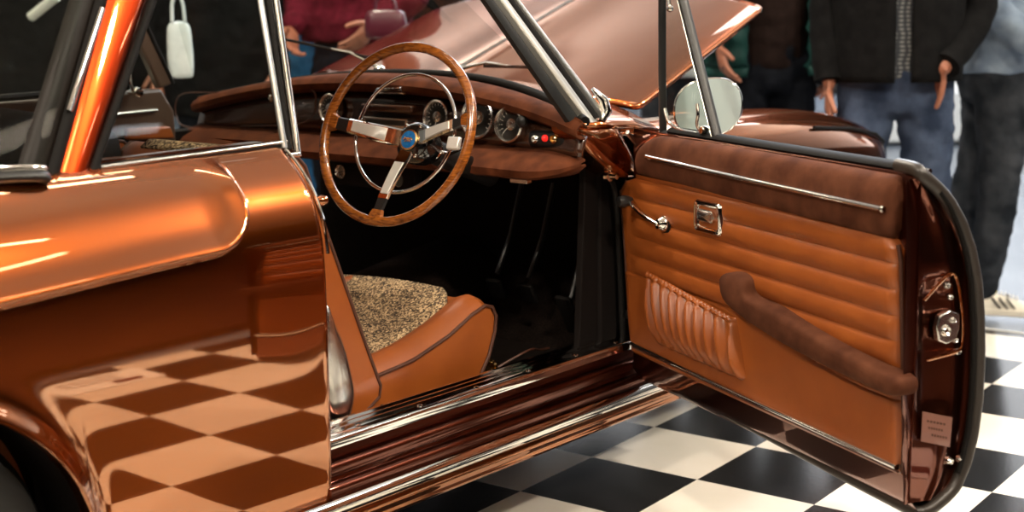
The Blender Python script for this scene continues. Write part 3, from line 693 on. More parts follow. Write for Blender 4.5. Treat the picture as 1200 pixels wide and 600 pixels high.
# horn ring
hc = swp(474, 156, -.03)
hr = SR * .655
bm = bm_new(); add_tube(bm, [hc + SX * (math.cos(2*PI*i/80) * hr) + SY * (math.sin(2*PI*i/80) * hr) for i in range(80)], .0042, 10, closed=True); obj('horn_ring', bm, M['chrome'], st)
def spoke(p_out, w, name='spoke'):
    d = (p_out - SWC).normalized(); e = SWC + d * SR * .95
    a = HUB + (e - HUB) * .16; sd = SN.cross(d).normalized()
    k0 = (.16, .55, .82, 1.0)
    def rib(u0, u1, w0, w1, h, mt, nm, lift=0):
        rows = []
        for i in range(7):
            u = u0 + (u1 - u0) * i / 6; ww = w0 + (w1 - w0) * i / 6
            c = HUB.lerp(e, u) + SN * (.008 * math.sin(PI * u) + lift)
            rows.append([c - sd * ww, c - sd * ww * .8 + SN * h, c + sd * ww * .8 + SN * h, c + sd * ww, c - SN * .004])
        return obj(nm, add_grid(bm_new(), rows, close_u=True, cap=True), mt, st, auto=50)
    rib(.12, .74, w * 1.25, w * .95, .006, M['chrome'], name)
    rib(.28, .68, w * .95, w * .75, .004, M['satin'], 'spoke_inlay', .004)
    rib(.72, .90, w * .95, w * .85, .005, M['black'], 'spoke_inlay')
    rib(.88, 1.0, w * .95, w * 1.5, .008, M['wood'], 'rim_lug')
spoke(swp(385, 142), .018); spoke(swp(441, 250), .016)
spoke(swp(549, 140), .014)
bm = bm_new(); c = swp(532, 168, -.015)
add_box(bm, c, (.012, .030, .034), Matrix((SX, SY, SN)).transposed() @ Matrix.Rotation(PI/2, 3, 'Y')); obj('horn_button', bm, M['satin'], st, bevel=.004)
bm = bm_new(); add_lathe(bm, [(.045, -.05), (.05, -.02), (.047, .0), (.036, .012), (.026, .016), (.024, .014)], HUB, SN, 40)
M['black_gloss'] = mat('black_enamel', (.006, .006, .006), .12, coat=1, bump=(20, .02))
hb = obj('hub', bm, M['black_gloss'], st)
for k in range(6):
    a = 2 * PI * k / 6; d = SX * math.cos(a) + SY * math.sin(a)
    bm = bm_new(); add_lathe(bm, [(.005, 0), (.0055, .006), (.003, .009), (0, .009)], HUB + d * .040 + SN * .004, SN, 12); obj('hub_bolt', bm, M['chrome'], hb)
bm = bm_new(); add_lathe(bm, [(.024, .012), (.025, .018), (.021, .020), (.0205, .018)], HUB, SN, 36); obj('emblem_bezel', bm, M['gold'], hb)
bm = bm_new(); add_lathe(bm, [(.021, .018), (.012, .0205), (0, .021)], HUB, SN, 36); em = obj('emblem', bm, M['blue'], hb)
bm = bm_new()
for s in (-1, 1):
    add_tube(bm, [HUB + SN * .0215 + SX * (s * .003), HUB + SN * .0215 + SX * (s * .008) + SY * .003, HUB + SN * .0205 + SX * (s * .014) - SY * .001], [.0022, .0026, .001], 8)
    add_tube(bm, [HUB + SN * .0215 + SX * (s * .004) - SY * .003, HUB + SN * .021 + SX * (s * .009) - SY * .006], [.002, .001], 8)
add_tube(bm, [HUB + SN * .0215 + SY * .004, HUB + SN * .0215 - SY * .006], [.002, .0015], 8)
obj('emblem_crest', bm, M['gold'], hb)
bm = bm_new(); q = HUB - SN * .05; add_tube(bm, [q, q - SN * .12, V((.76, q.y + .02, .77))], [.030, .028, .026], 20); co = obj('steering_column', bm, M['black'], car)
bm = bm_new(); s0 = HUB - SN * .075; add_tube(bm, [s0, s0 + V((.0, -.06, -.005)), s0 + V((-.01, -.13, .02))], [.005, .004, .004], 8); obj('column_stalk', bm, M['chrome'], co)
bm = bm_new(); add_lathe(bm, [(0, 0), (.034, .005), (.036, .02), (.030, .03)], HUB - SN * .08, SN, 30); obj('column_cowl', bm, M['chrome'], co)
bm = bm_new(); add_lathe(bm, [(0, -.012), (.008, -.01), (.011, 0), (.008, .01), (0, .012)], ony(377, 235, .06), (1, -.2, 0), 16); obj('door_striker', bm, M['paint'], qp)

# ------------------------------------------------------------------ seats
def S(px, py, y=.2): return ony(px, py, y)
def cushion_seat(y0, y1, tag_far=False):
    W = y1 - y0
    # side outline of cushion in x,z on the near side
    top = [(.10, .415), (.20, .405), (.33, .418), (.45, .452), (.53, .487), (.575, .50), (.60, .492), (.613, .468), (.608, .43), (.585, .375), (.555, .335), (.53, .305)]
    rows = []
    n = 22
    for j in range(n + 1):
        v = j / n; y = y0 + W * v; e = min(v, 1 - v) * W
        crown = .012 * math.sin(PI * v) 
        edge = smoothstep(0, .018, e)
        r = []
        for i, (x, z) in enumerate(top):
            dx = -.010 * (1 - edge) if i > 5 else 0
            bol = .018 * math.exp(-((e - .045) / .03) ** 2) if i < 6 else 0
            r.append((x + dx, y, z - .010 * (1 - edge) + (crown + bol - .010 * smoothstep(.06, .12, e) if i < 6 else 0)))
        rows.append(r)
    se = obj('seat_cushion', add_grid(bm_new(), rows), M['leather'], car, subsurf=1)
    for y in (y0, y1):
        s = 1 if y == y0 else -1
        pr = top + [(.20, .285), (.13, .30)]
        bm = bm_new(); sid = []
        for k, (o, inset) in enumerate(((.0, .0), (-.006 * s, .008))):
            pass
        add_prism(bm, [(x, y, z - .009) for x, z in pr], (0, s * .02, 0)); obj('seat_side', bm, M['leather'], se, bevel=.006)
        bm = bm_new(); add_tube(bm, [(x, y - s * .002, z - .009) for x, z in top], .0042, 8); obj('seat_piping', bm, M['piping'], se)
    # tweed centre panel
    rows = []
    for j in range(15):
        v = j / 14; y = y0 + .075 + (W - .09) * v; r = []
        for i in range(19):
            x = .10 + (.575 - .05 * smoothstep(.12, 0, v) - .10) * i / 18
            z = interp(top, x)
            r.append((x, y, z + .012 * math.sin(PI * (y - y0) / W) + .006))
        rows.append(r)
    sheet('tweed_panel', rows, M['tweed'], se, .006)
    # seat base plinth
    bm = bm_new(); add_box(bm, (.36, (y0 + y1) / 2, .31), (.34, W - .06, .05)); obj('seat_base', bm, M['dark_lining'], se, bevel=.01)
    return se
def backrest(y0, y1):
    W = y1 - y0
    fr = [(.215, .375), (.165, .50), (.115, .63), (.068, .75), (.035, .84), (.02, .885), (.0, .905), (-.03, .91), (-.055, .895), (-.06, .85), (-.03, .72), (.0, .60), (.04, .48), (.075, .38), (.10, .325), (.12, .305), (.165, .325), (.21, .35)]
    rows = []
    n = 20
    for j in range(n + 1):
        v = j / n; y = y0 + W * v; e = min(v, 1 - v) * W; k = smoothstep(0, .02, e); cx, cz = .08, .6
        rows.append([(cx + (x - cx) * (.965 + .035 * k) + (.0), y, cz + (z - cz) * (.985 + .015 * k)) for x, z in fr])
    bk = obj('backrest', add_grid(bm_new(), rows, close_u=True, cap=True), M['leather'], car, auto=60)
    for y in (y0, y1):
        s = 1 if y == y0 else -1
        bm = bm_new(); add_tube(bm, [(.08 + (x - .08) * .97, y - s * .0, .6 + (z - .6) * .987) for x, z in fr], .004, 8, closed=True); obj('backrest_piping', bm, M['piping'], bk)
    rows = []
    for i in range(16):
        t = i / 15; pts = fr[1:9]; seg = t * (len(pts) - 1); a = int(min(seg, len(pts) - 2)); u = seg - a
        x = pts[a][0] + (pts[a + 1][0] - pts[a][0]) * u; z = pts[a][1] + (pts[a + 1][1] - pts[a][1]) * u
        rows.append([(x + .006, y0 + .07 + (W - .14) * j / 10, z + .004) for j in range(11)])
    sheet('tweed_panel', rows, M['tweed'], bk, .008)
    # the shoulders of the backrest are tweed as well
    return bk
s1 = cushion_seat(.20, .70); b1 = backrest(.185, .715)
s2 = cushion_seat(.80, 1.30); b2 = backrest(.785, 1.315)
for b in (b1, b2):
    pass
# chrome hinge shield on the near side of the driver's backrest
px = [(381, 355), (391, 378), (402, 405), (410, 436), (414, 462), (411, 482), (403, 500), (390, 494), (380, 470), (372, 430), (372, 385)]
def shield(y):
    pts = [S(a, b, y) for a, b in px]; c = sum(pts, V()) / len(pts); rows = []
    for s, o in ((1, 0), (.96, -.006), (.8, -.011), (.5, -.015), (.05, -.017)):
        rows.append([c + (p - c) * s + V((0, o, 0)) for p in spline(pts, 4, True)])
    return add_grid(bm_new(), rows, close_u=True, cap=True)
obj('hinge_shield', shield(.178), M['chrome_brush'], b1, auto=60)
bm = bm_new(); add_lathe(bm, [(.006, 0), (.006, .01), (0, .012)], S(403, 492, .172), (0, -1, 0), 14); obj('hinge_bolt', bm, M['chrome'], b1)
# recliner hand wheel
bm = bm_new(); c = S(568, 443, .23)
n = 22
for k in range(n):
    a = 2 * PI * k / n; add_box(bm, c + V((.045 * math.cos(a), 0, .045 * math.sin(a))), (.008, .012, .007), Matrix.Rotation(-a, 3, 'Y'))
add_lathe(bm, [(.041, -.006), (.043, -.003), (.043, .003), (.041, .006), (.036, .004), (.0, .005)], c, (0, 1, 0), 32); obj('recliner_wheel', bm, M['gold'], s1)
# rear bolster visible at the lower left of the rear window
bm = bm_new(); a = atd(-30, 165, 2.55); b = atd(42, 172, 2.75)
add_lathe(bm, [(0, -.02), (.05, -.015), (.062, 0), (.066, .03), (.066, .42), (.05, .44), (0, .445)], a, (b - a), 36); obj('rear_bolster', bm, M['dark_lining'], car)
bm = bm_new(); add_prism(bm, [(-.55, .2, .3), (-.5, .2, .72), (-.62, .2, .86), (-.74, .2, .86), (-.74, .2, .3)], (0, 1.1, 0)); rs = obj('rear_seat', bm, M['leather'], car, bevel=.03)
bm = bm_new(); add_prism(bm, [(-.25, .2, .3), (-.25, .2, .48), (-.5, .2, .46), (-.5, .2, .3)], (0, 1.1, 0)); obj('seat_squab', bm, M['tweed'], rs, bevel=.03)
bm = bm_new(); add_box(bm, (-.35, .165, .62), (.6, .02, .6)); obj('side_lining', bm, M['dark_lining'], car, smooth=False)

# ------------------------------------------------------------------ the open door
DA = V((.91, 0, 0)); DD = V((-.433, -.901, 0)).normalized(); DN = V((.901, -.433, 0)).normalized()
def DP(s, t, z): return DA + DD * s + DN * t + V((0, 0, z))
def dpx(px, py, t=0):
    q = onp(px, py, DA + DN * t, DN); return (q - DA).dot(DD), q.z
def DQ(px, py, t=0): return onp(px, py, DA + DN * t, DN)
# outer skin profile t(z) measured at the free end
skin = [(.262, .03), (.275, .075), (.30, .112), (.34, .134), (.40, .150), (.47, .157), (.55, .157), (.62, .152), (.69, .142), (.75, .124), (.80, .100), (.84, .072), (.87, .040), (.892, .010)]
NZ = 34
def skin_t(z): return interp(skin, z)
def end_prof(f=1.0, s=0):
    zs = [skin[0][0] + (skin[-1][0] - skin[0][0]) * i / NZ for i in range(NZ + 1)]
    return [(skin_t(z) * f, z) for z in zs]
S1 = 1.035; S0 = -.02
rows = []
for i, s in enumerate((S0, .1, .3, .5, .7, .9, 1.0, 1.022, S1)):
    f = interp([(S0, .8), (.3, .92), (.7, 1), (1.0, 1.0), (1.022, .995), (S1, .97)], s)
    r = [DP(s, t * f, z) for t, z in end_prof()]
    rows.append([DP(s, .004, skin[0][0] + .03)] + r + [DP(s, .006, .885)])
bm = add_grid(bm_new(), rows, close_u=True, cap=False)
door = obj('door', bm, [M['paint'], M['paint_shaded']], car, auto=50)
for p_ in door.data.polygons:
    if (p_.center - DA).dot(DN) < .09: p_.material_index = 1  # inner faces take the copper paint with shade painted in
# shut face: recessed panel with its flange, shade put into darker copper paint
def endq(px, py, ds=0):
    q = onp(px, py, DA + DD * (S1 + ds), DD); return q
rowsE = []
inner = [(-.012, .300), (-.020, .42), (-.022, .55), (-.022, .68), (-.025, .78), (-.03, .86), (-.03, .892)]
for i in range(25):
    v = i / 24; z = .285 + (.885 - .285) * v
    t0 = interp([(a[1], a[0]) for a in inner], z); t1 = skin_t(z) * .97
    # slightly proud at both edges, a step in the middle as pressed steel
    r = []
    for k in range(17):
        u = k / 16; t = t0 + (t1 - t0) * u
        dep = -.014 * smoothstep(.62, .80, u) * (1 - smoothstep(.93, 1, u)) - .005 * smoothstep(.0, .1, u) * (1 - smoothstep(.5, .62, u))
        if .44 < z < .70: dep -= .014 * smoothstep(.20, .32, u) * (1 - smoothstep(.60, .72, u)) * smoothstep(.44, .46, z) * (1 - smoothstep(.68, .70, z))
        if z > .74: dep -= .008 * smoothstep(.74, .77, z) * smoothstep(.2, .35, u) * (1 - smoothstep(.55, .75, u))
        r.append(DP(S1 + dep + .002, t, z))
    rowsE.append(r)
sf = obj('shut_face', add_grid(bm_new(), rowsE), M['paint_shaded'], door, auto=60, subsurf=1)
# weather seal running round the free end and along the bottom
path = [DP(S1 - .004, skin_t(z) * .985, z) for z in [.892 - i * (.892 - .275) / 26 for i in range(27)]]
path = [DP(S1 - .06, .0, .905), DP(S1 - .02, .006, .902)] + path + [DP(S1 - .01, .045, .262), DP(S1 - .05, .03, .262), DP(.6, .03, .272), DP(.2, .03, .285), DP(0, .03, .295)]
bm = bm_new(); add_tube(bm, spline(path, 3), .0125, 12); obj('door_seal', bm, M['seal_grey'], door)
pin = [DP(S1 + .004, skin_t(z) * .86, z) for z in [.86 - i * (.86 - .33) / 22 for i in range(23)]]
bm = bm_new(); add_tube(bm, spline(pin, 3), .0065, 10, flat=(1, .6)); obj('flange_trim', bm, M['chrome_brush'] if 0 else M['rubber'], sf)
bm = bm_new(); add_tube(bm, spline([DP(S1 - .004, skin_t(z) * 1.0 + .004, z) for z in [.885 - i * .02 for i in range(24)]], 2), .004, 8); obj('flange_trim', bm, M['chrome_brush'], sf)
# lock, bolts and buffers on the shut face
def efix(px, py, r, h, nm, mt, prof=None):
    c = endq(px, py, -.006); bm = bm_new(); add_lathe(bm, prof or [(r, 0), (r * .95, h * .6), (r * .6, h), (r * .3, h * .8), (0, h * .8)], c, DD, 18); return obj(nm, bm, mt, sf)
efix(1109, 334, .007, .007, 'screw', M['chrome_brush']); efix(1113, 348, .006, .006, 'screw', M['chrome_brush']); efix(1118, 398, .006, .008, 'screw', M['chrome_brush'])
efix(1122, 412, .007, .006, 'screw', M['chrome_brush']); efix(1110, 539, .009, .012, 'buffer', M['chrome']); efix(1123, 537, .007, .012, 'buffer', M['chrome_brush'])
bm = bm_new()
lk = [(1096, 368), (1108, 362), (1119, 366), (1119, 382), (1115, 396), (1104, 402), (1094, 398), (1092, 382)]
add_prism(bm, [endq(a, b, -.010) for a, b in lk], DD * .014); lo_ = obj('door_lock', bm, M['chrome_brush'], sf, bevel=.003)
efix(1104, 386, .012, .016, 'latch_wheel', M['chrome']); efix(1112, 374, .006, .016, 'latch_wheel', M['chrome_brush'])
bm = bm_new(); add_tube(bm, spline([endq(a, b, .001) for a, b in ((1083, 352), (1112, 322), (1122, 330), (1128, 370), (1128, 400), (1121, 412), (1086, 422))], 5), .0028, 8); obj('pressed_rib', bm, M['paint'], sf)
# reflection of the floor notice, put on the shut face as a tinted plate
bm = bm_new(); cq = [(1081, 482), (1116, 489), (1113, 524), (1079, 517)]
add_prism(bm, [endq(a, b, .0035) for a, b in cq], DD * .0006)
M['card'] = mat('reflection_tint', (.20, .085, .06), .35, coat=.5, bump=(40, .05)); cdm = obj('notice_reflection', bm, M['card'], sf, smooth=False)
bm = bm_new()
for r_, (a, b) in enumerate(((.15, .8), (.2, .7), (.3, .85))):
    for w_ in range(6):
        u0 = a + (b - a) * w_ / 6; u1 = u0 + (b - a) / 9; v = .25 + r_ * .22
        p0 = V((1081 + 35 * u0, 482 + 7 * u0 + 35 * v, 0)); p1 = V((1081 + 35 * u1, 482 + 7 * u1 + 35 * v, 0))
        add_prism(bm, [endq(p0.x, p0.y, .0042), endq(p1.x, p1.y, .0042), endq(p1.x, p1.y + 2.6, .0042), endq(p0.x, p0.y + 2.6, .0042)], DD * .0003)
obj('print', bm, M['piping'], sf, smooth=False)  # mirrored lines of the notice, painted in with its reflection

# leather trim panel with horizontal pleats
z_top = .775
def panel_h(s, z):
    # height toward the viewer (negative t)
    h = .010
    zr = .775 - .015 * s * 0
    pz = (zr - z) / .0475
    lim = 5.0 + 1.3 * smoothstep(.35, .95, s)
    if pz < lim:
        fr = pz - math.floor(pz)
        h += .0085 * (math.sin(PI * fr) ** .55) * smoothstep(lim, lim - .15, pz) * smoothstep(-.02, .05, s) * smoothstep(1.0, .985, s) 
        h += .0008 * noise.noise(V((s * 22, z * 60, 0)))
    else: h += .004 + .0012 * noise.noise(V((s * 5, z * 7, 3)))
    return h
def left_edge(z): return interp([(.34, -.010), (.42, -.028), (.6, -.05), (.70, -.068), (.735, -.07), (.76, -.045), (.775, .01), (.79, .02)], z)
def right_edge(z): return interp([(.34, 1.02), (.40, 1.022), (.755, .995), (.775, .975), (.79, .97)], z)
rows = []
NZP = 190
for i in range(NZP + 1):
    z = .337 + (.787 - .337) * i / NZP; a, b = left_edge(z), right_edge(z); r = []
    for j in range(71):
        u = j / 70; s = a + (b - a) * u; e = min(s - a, b - s); k = smoothstep(0, .012, e)
        bz = smoothstep(0, .01, z - .337)
        r.append(DP(s, -panel_h(s, z) * (.25 + .75 * k) * (.3 + .7 * bz), z))
    r = [DP(a, .01, z)] + r + [DP(b, .01, z)]
    rows.append(r)
tp_ = obj('trim_panel', add_grid(bm_new(), rows), M['leather'], door, auto=60)
ol = [DP(left_edge(z), -.003, z) for z in [.342 + i * .03 for i in range(15)]]
bm = bm_new(); add_tube(bm, ol, .0035, 8); obj('panel_piping', bm, M['piping'], tp_)
ol = [DP(right_edge(z) + .002, -.004, z) for z in [.342 + i * .03 for i in range(15)]]
bm = bm_new(); add_tube(bm, ol, .0045, 8); obj('panel_piping', bm, M['piping'], tp_)
# suede capping roll above it
def cap_z0(s): return .783 - .016 * max(0, s)
rows = []
for i in range(45):
    s = .022 + (.990 - .022) * i / 44
    zt = .888 + .002 * math.sin(PI * s); zb = cap_z0(s)
    if s < .125: zt = .836 + (.888 - .836) * math.sin(PI / 2 * (s - .022) / .103) ** .7
    e = smoothstep(0, .02, min(s - .022, .99 - s)) * .5 + .5
    H_ = zt - zb
    pr = [(.03, zb + .002), (-.010, zb + .0), (-.022, zb + .01), (-.026, zb + H_ * .35), (-.027, zb + H_ * .6), (-.022, zb + H_ * .8), (-.010, zb + H_ * .94), (.01, zt), (.03, zt - .002)]
    rows.append([DP(s, t * e + .0, z) for t, z in pr])
cp_ = obj('door_capping', add_grid(bm_new(), rows, close_u=True, cap=True), M['suede'], door, subsurf=1, auto=70)
a = dpx(757, 184, -.03); b = dpx(1033, 245, -.03)
bm = bm_new(); add_tube(bm, [DP(a[0], -.026, a[1]), DP((a[0] + b[0]) / 2, -.029, (a[1] + b[1]) / 2), DP(b[0], -.028, b[1])], .0085, 14, flat=(1, .7)); add_lathe(bm, [(0, .006), (.005, .005), (.007, 0), (.005, -.004)], DP(b[0], -.028, b[1]), DD, 14)
obj('capping_strip', bm, M['chrome'], cp_)
# lower kick strip and piping
a = dpx(742, 402, -.012); b = dpx(1053, 547, -.012)
bm = bm_new(); add_tube(bm, [DP(a[0], -.014, a[1]), DP((a[0] + b[0]) / 2, -.016, (a[1] + b[1]) / 2 - .001), DP(b[0], -.014, b[1])], .0085, 14, flat=(1, .6)); obj('kick_strip', bm, M['chrome'], tp_)
bm = bm_new(); add_tube(bm, [DP(a[0], -.013, a[1] - .009), DP(b[0], -.013, b[1] - .009)], .003, 8); obj('kick_strip_base', bm, M['piping'], tp_)
# gathered map pocket
c00 = dpx(757, 318, -.02); c10 = dpx(861, 375, -.02); c11 = dpx(878, 447, -.01); c01 = dpx(772, 402, -.01)
rows = []
rg = random.Random(3); ph = [rg.uniform(0, 6) for _ in range(6)]
for i in range(61):
    v = i / 60; r = []
    for j in range(141):
        u = j / 140
        s = (c00[0] * (1 - u) + c10[0] * u) * (1 - v) + (c01[0] * (1 - u) + c11[0] * u) * v
        z = (c00[1] * (1 - u) + c10[1] * u) * (1 - v) + (c01[1] * (1 - u) + c11[1] * u) * v
        z -= .012 * math.sin(PI * u) * math.sin(PI * v * .5) * 0
        fold = .5 + .5 * math.sin(2 * PI * u * 9.5 + 1.3 * math.sin(v * 2.6 + ph[0] + u * 3) + 1.9 * math.sin(u * 6 + ph[1]))
        fine = .5 + .5 * math.sin(2 * PI * u * 25 + ph[2] + math.sin(u * 9))
        gather = math.exp(-v / .07) + .6 * math.exp(-(1 - v) / .06)
        h = .014 + .020 * math.sin(PI * min(1, v * .9 + .05)) * (.5 + .5 * math.sin(PI * u)) + .017 * fold ** 1.6 * smoothstep(0, .12, v) * (.25 + .75 * smoothstep(1, .7, v)) + .004 * fine * gather
        h += .008 * math.exp(-((v - .03) / .03) ** 2)
        h *= smoothstep(0, .04, min(u, 1 - u)) * .85 + .15
        if v > .94: h *= 1 - .75 * (v - .94) / .06
        z += .004 * fine * (math.exp(-v / .05) - math.exp(-(1 - v) / .05))
        r.append(DP(s, -h, z))
    rows.append(r)
pk = obj('map_pocket', add_grid(bm_new(), rows), M['leather'], door, auto=80)
s = pk.modifiers.new('solid', 'SOLIDIFY'); s.thickness = .003
bm = bm_new(); add_tube(bm, [rows[2][j] + DN * -.001 for j in range(0, 141, 4)], .0022, 6); obj('pocket_edge', bm, M['leather'], pk)
# suede armrest
arm_px = [(841, 326), (850, 320), (861, 322), (870, 330), (874, 345), (884, 353), (905, 362), (960, 395), (1010, 422), (1046, 441), (1054, 450), (1053, 461), (1044, 465), (1020, 456), (960, 428), (905, 398), (862, 368), (845, 350)]
pts = spline([(lambda q: V((q[0], 0, q[1])))(dpx(a, b, -.045)) for a, b in arm_px], 3, True)
cx = sum((p.x for p in pts)) / len(pts); cz = sum((p.z for p in pts)) / len(pts)
# spine for inset: shrink toward the local mid line
def spine(p):
    s0, z0 = dpx(856, 343, -.045); s1_, z1_ = dpx(1046, 454, -.045); u = max(0, min(1, (p.x - s0) / (s1_ - s0))); return V((s0 + (s1_ - s0) * u, 0, z0 + (z1_ - z0) * u))
rows = []
for sc_, t in ((1.0, -.004), (1.02, -.02), (1.0, -.036), (.9, -.044), (.7, -.049), (.3, -.051), (.02, -.0515)):
    rows.append([(lambda q: DP(q.x, t, q.z))(spine(p).lerp(p, sc_)) for p in pts])
ar = obj('armrest', add_grid(bm_new(), rows, close_u=True, cap=True), M['suede'], door, auto=60)
# window crank
cb = dpx(777, 262, -.02); ck = dpx(741, 235, -.03)
B0 = DP(cb[0], -.018, cb[1]); K0 = DP(ck[0], -.035, ck[1])
bm = bm_new(); add_lathe(bm, [(.020, 0), (.020, .004), (.015, .010), (.011, .018), (0, .020)], B0, -DN, 28); wc = obj('window_crank', bm, M['chrome'], door)
bm = bm_new(); add_tube(bm, spline([B0 - DN * .014, B0.lerp(K0, .35) - DN * .018, B0.lerp(K0, .75) - DN * .010, K0], 5), .0085, 12, flat=(1, .6)); obj('crank_arm', bm, M['chrome'], wc)
bm = bm_new(); add_lathe(bm, [(.008, -.004), (.013, .006), (.015, .02), (.012, .032), (0, .035)], K0, -DN, 20); obj('crank_knob', bm, M['black'], wc)
bm = bm_new(); add_lathe(bm, [(.027, 0), (.027, .002), (.018, .003)], B0 + DN * .003, -DN, 28); obj('crank_washer', bm, M['rubber'], wc)
# inner door pull: chrome escutcheon with a dished centre and paddle
h0 = dpx(829, 255, -.02); hx, hz = h0
def rrect(w_, h_, r, n=5):
    out = []
    for cxx, czz, a0 in ((w_ - r, h_ - r, 0), (-w_ + r, h_ - r, 90), (-w_ + r, -h_ + r, 180), (w_ - r, -h_ + r, 270)):
        for i in range(n + 1): a = math.radians(a0 + 90 * i / n); out.append((cxx + r * math.cos(a), czz + r * math.sin(a)))
    return out
rows = [[DP(hx + a, -t, hz + b) for a, b in rrect(w_, h_, r)] for w_, h_, r, t in ((.056, .037, .013, .006), (.056, .037, .013, .019), (.051, .033, .011, .024), (.041, .024, .009, .021), (.034, .019, .007, .008), (.004, .002, .001, .006))]
hs = obj('door_pull', add_grid(bm_new(), rows, close_u=True, cap=True), M['chrome'], door, auto=50)
rows = [[DP(hx - .004 + a, -t, hz + .003 + b) for a, b in rrect(w_, h_, r)] for w_, h_, r, t in ((.030, .012, .008, .008), (.032, .014, .009, .024), (.024, .009, .007, .030), (.004, .002, .001, .031))]
obj('pull_paddle', add_grid(bm_new(), rows, close_u=True, cap=True), M['chrome_brush'], hs, auto=50)
# black waist seal along the top outer edge of the door
bm = bm_new(); add_tube(bm, [DP(.10, .05, .893), DP(.5, .052, .892), DP(.93, .05, .893), DP(.985, .035, .896)], [.012, .013, .013, .008], 12, flat=(1.8, .8)); obj('waist_seal', bm, M['rubber'], door)
bm = bm_new(); add_tube(bm, [DP(.08, .072, .889), DP(.98, .07, .889)], .005, 10); obj('waist_moulding', bm, M['chrome'], door)
# quarter light frame and pane
T = .045
vf = obj('quarter_light_frame', add_tube(bm_new(), [DQ(777, 158, T), DQ(776, 80, T), DQ(776, 0, T), DQ(779, -60, T)], .0095, 12), M['black'], door)
bm = bm_new(); add_tube(bm, [DQ(841, 164, T), DQ(820, 80, T), DQ(800, 0, T), DQ(786, -62, T)], .0105, 12, flat=(1.25, 1)); obj('division_bar', bm, M['black'], vf)
bm = bm_new(); add_tube(bm, [DQ(834, 160, T - .012), DQ(813, 78, T - .012), DQ(794, 0, T - .012), DQ(781, -55, T - .012)], .0018, 8); obj('division_trim', bm, M['chrome_brush'], vf)
bm = bm_new(); add_tube(bm, spline([DQ(779, 128, T), DQ(784, 143, T - .005), DQ(795, 151, T - .005), DQ(815, 156, T - .005), DQ(834, 159, T)], 5), .0045, 10); obj('quarter_light_sill', bm, M['chrome'], vf)
bm = bm_new(); add_tube(bm, [DQ(776, 157, T), DQ(842, 167, T)], .010, 10); obj('frame_base', bm, M['black'], vf)
bm = bm_new(); add_prism(bm, [DQ(779, 150, T), DQ(836, 158, T), DQ(796, -10, T), DQ(779, -50, T)], DN * .003); obj('quarter_light_pane', bm, M['glass'], vf, smooth=False)
bm = bm_new(); q = DQ(785, 10, T - .01); add_lathe(bm, [(0, -.008), (.006, -.006), (.009, 0), (.006, .006), (0, .008)], q, DN, 16); add_tube(bm, [DQ(783, -8, T - .008), q], .004, 8); obj('pivot_knob', bm, M['chrome'], vf)
bm = bm_new(); q = DQ(823, 150, T - .02)
add_tube(bm, spline([DQ(822, 156, T - .01), DQ(817, 146, T - .02), DQ(818, 135, T - .022), DQ(817, 122, T - .02)], 5), .0042, 10); add_lathe(bm, [(0, -.006), (.008, -.005), (.010, 0), (.008, .01), (0, .012)], DQ(824, 152, T - .012), DN, 16); obj('quarter_light_catch', bm, M['chrome'], vf)
# exterior mirror on the far (outer) side of the door
TM = .15
mc = DQ(831, 126, TM); ax = (V((-.80, -.58, .05))).normalized()
mx = V((0, 0, 1)).cross(ax).normalized(); my = ax.cross(mx)
def mir_out(k, o):
    pts = []
    for i in range(36):
        a = 2 * PI * i / 36; rx = .080 if math.cos(a) > 0 else .085; ry = .071
        # rounded shield: fuller toward the outer end, drooping at the inner
        x = rx * math.copysign(abs(math.cos(a)) ** .85, math.cos(a)); y = ry * math.copysign(abs(math.sin(a)) ** .85, math.sin(a)) + .10 * x
        pts.append(mc + mx * (x * k) + my * (y * k) + ax * o)
    return pts
rows = [mir_out(.94, .004), mir_out(1.0, 0), mir_out(1.0, -.012), mir_out(.9, -.03), mir_out(.6, -.05), mir_out(.05, -.056)]
mi = obj('exterior_mirror', add_grid(bm_new(), rows, close_u=True, cap=True), M['chrome'], door, auto=60)
rows = [mir_out(.95, .0055), mir_out(.5, .0065), mir_out(.02, .0068)]
obj('mirror_glass', add_grid(bm_new(), rows, close_u=True, cap=True), M['mirror_reflection'], mi)
bm = bm_new(); add_tube(bm, spline([mc - ax * .03 - my * .03, DQ(800, 150, TM - .01), DQ(790, 156, TM - .04), DQ(784, 166, TM - .06)], 6), [.009] * 19, 12); obj('mirror_stem', bm, M['chrome'], mi)
bm = bm_new(); add_lathe(bm, [(.028, 0), (.026, .008), (.014, .016), (0, .018)], DQ(790, 168, TM - .05), (0, 0, 1), 24); obj('mirror_foot', bm, M['chrome'], mi)
bm = bm_new(); add_tube(bm, [DP(.0, .02, .42), V((.95, .06, .42))], .010, 10); obj('check_strap', bm, M['black'], door)
for z in (.40, .74):
    bm = bm_new(); add_lathe(bm, [(.014, -.03), (.014, .03)], DP(-.03, .03, z), (0, 0, 1), 16); obj('door_hinge', bm, M['black'], door)

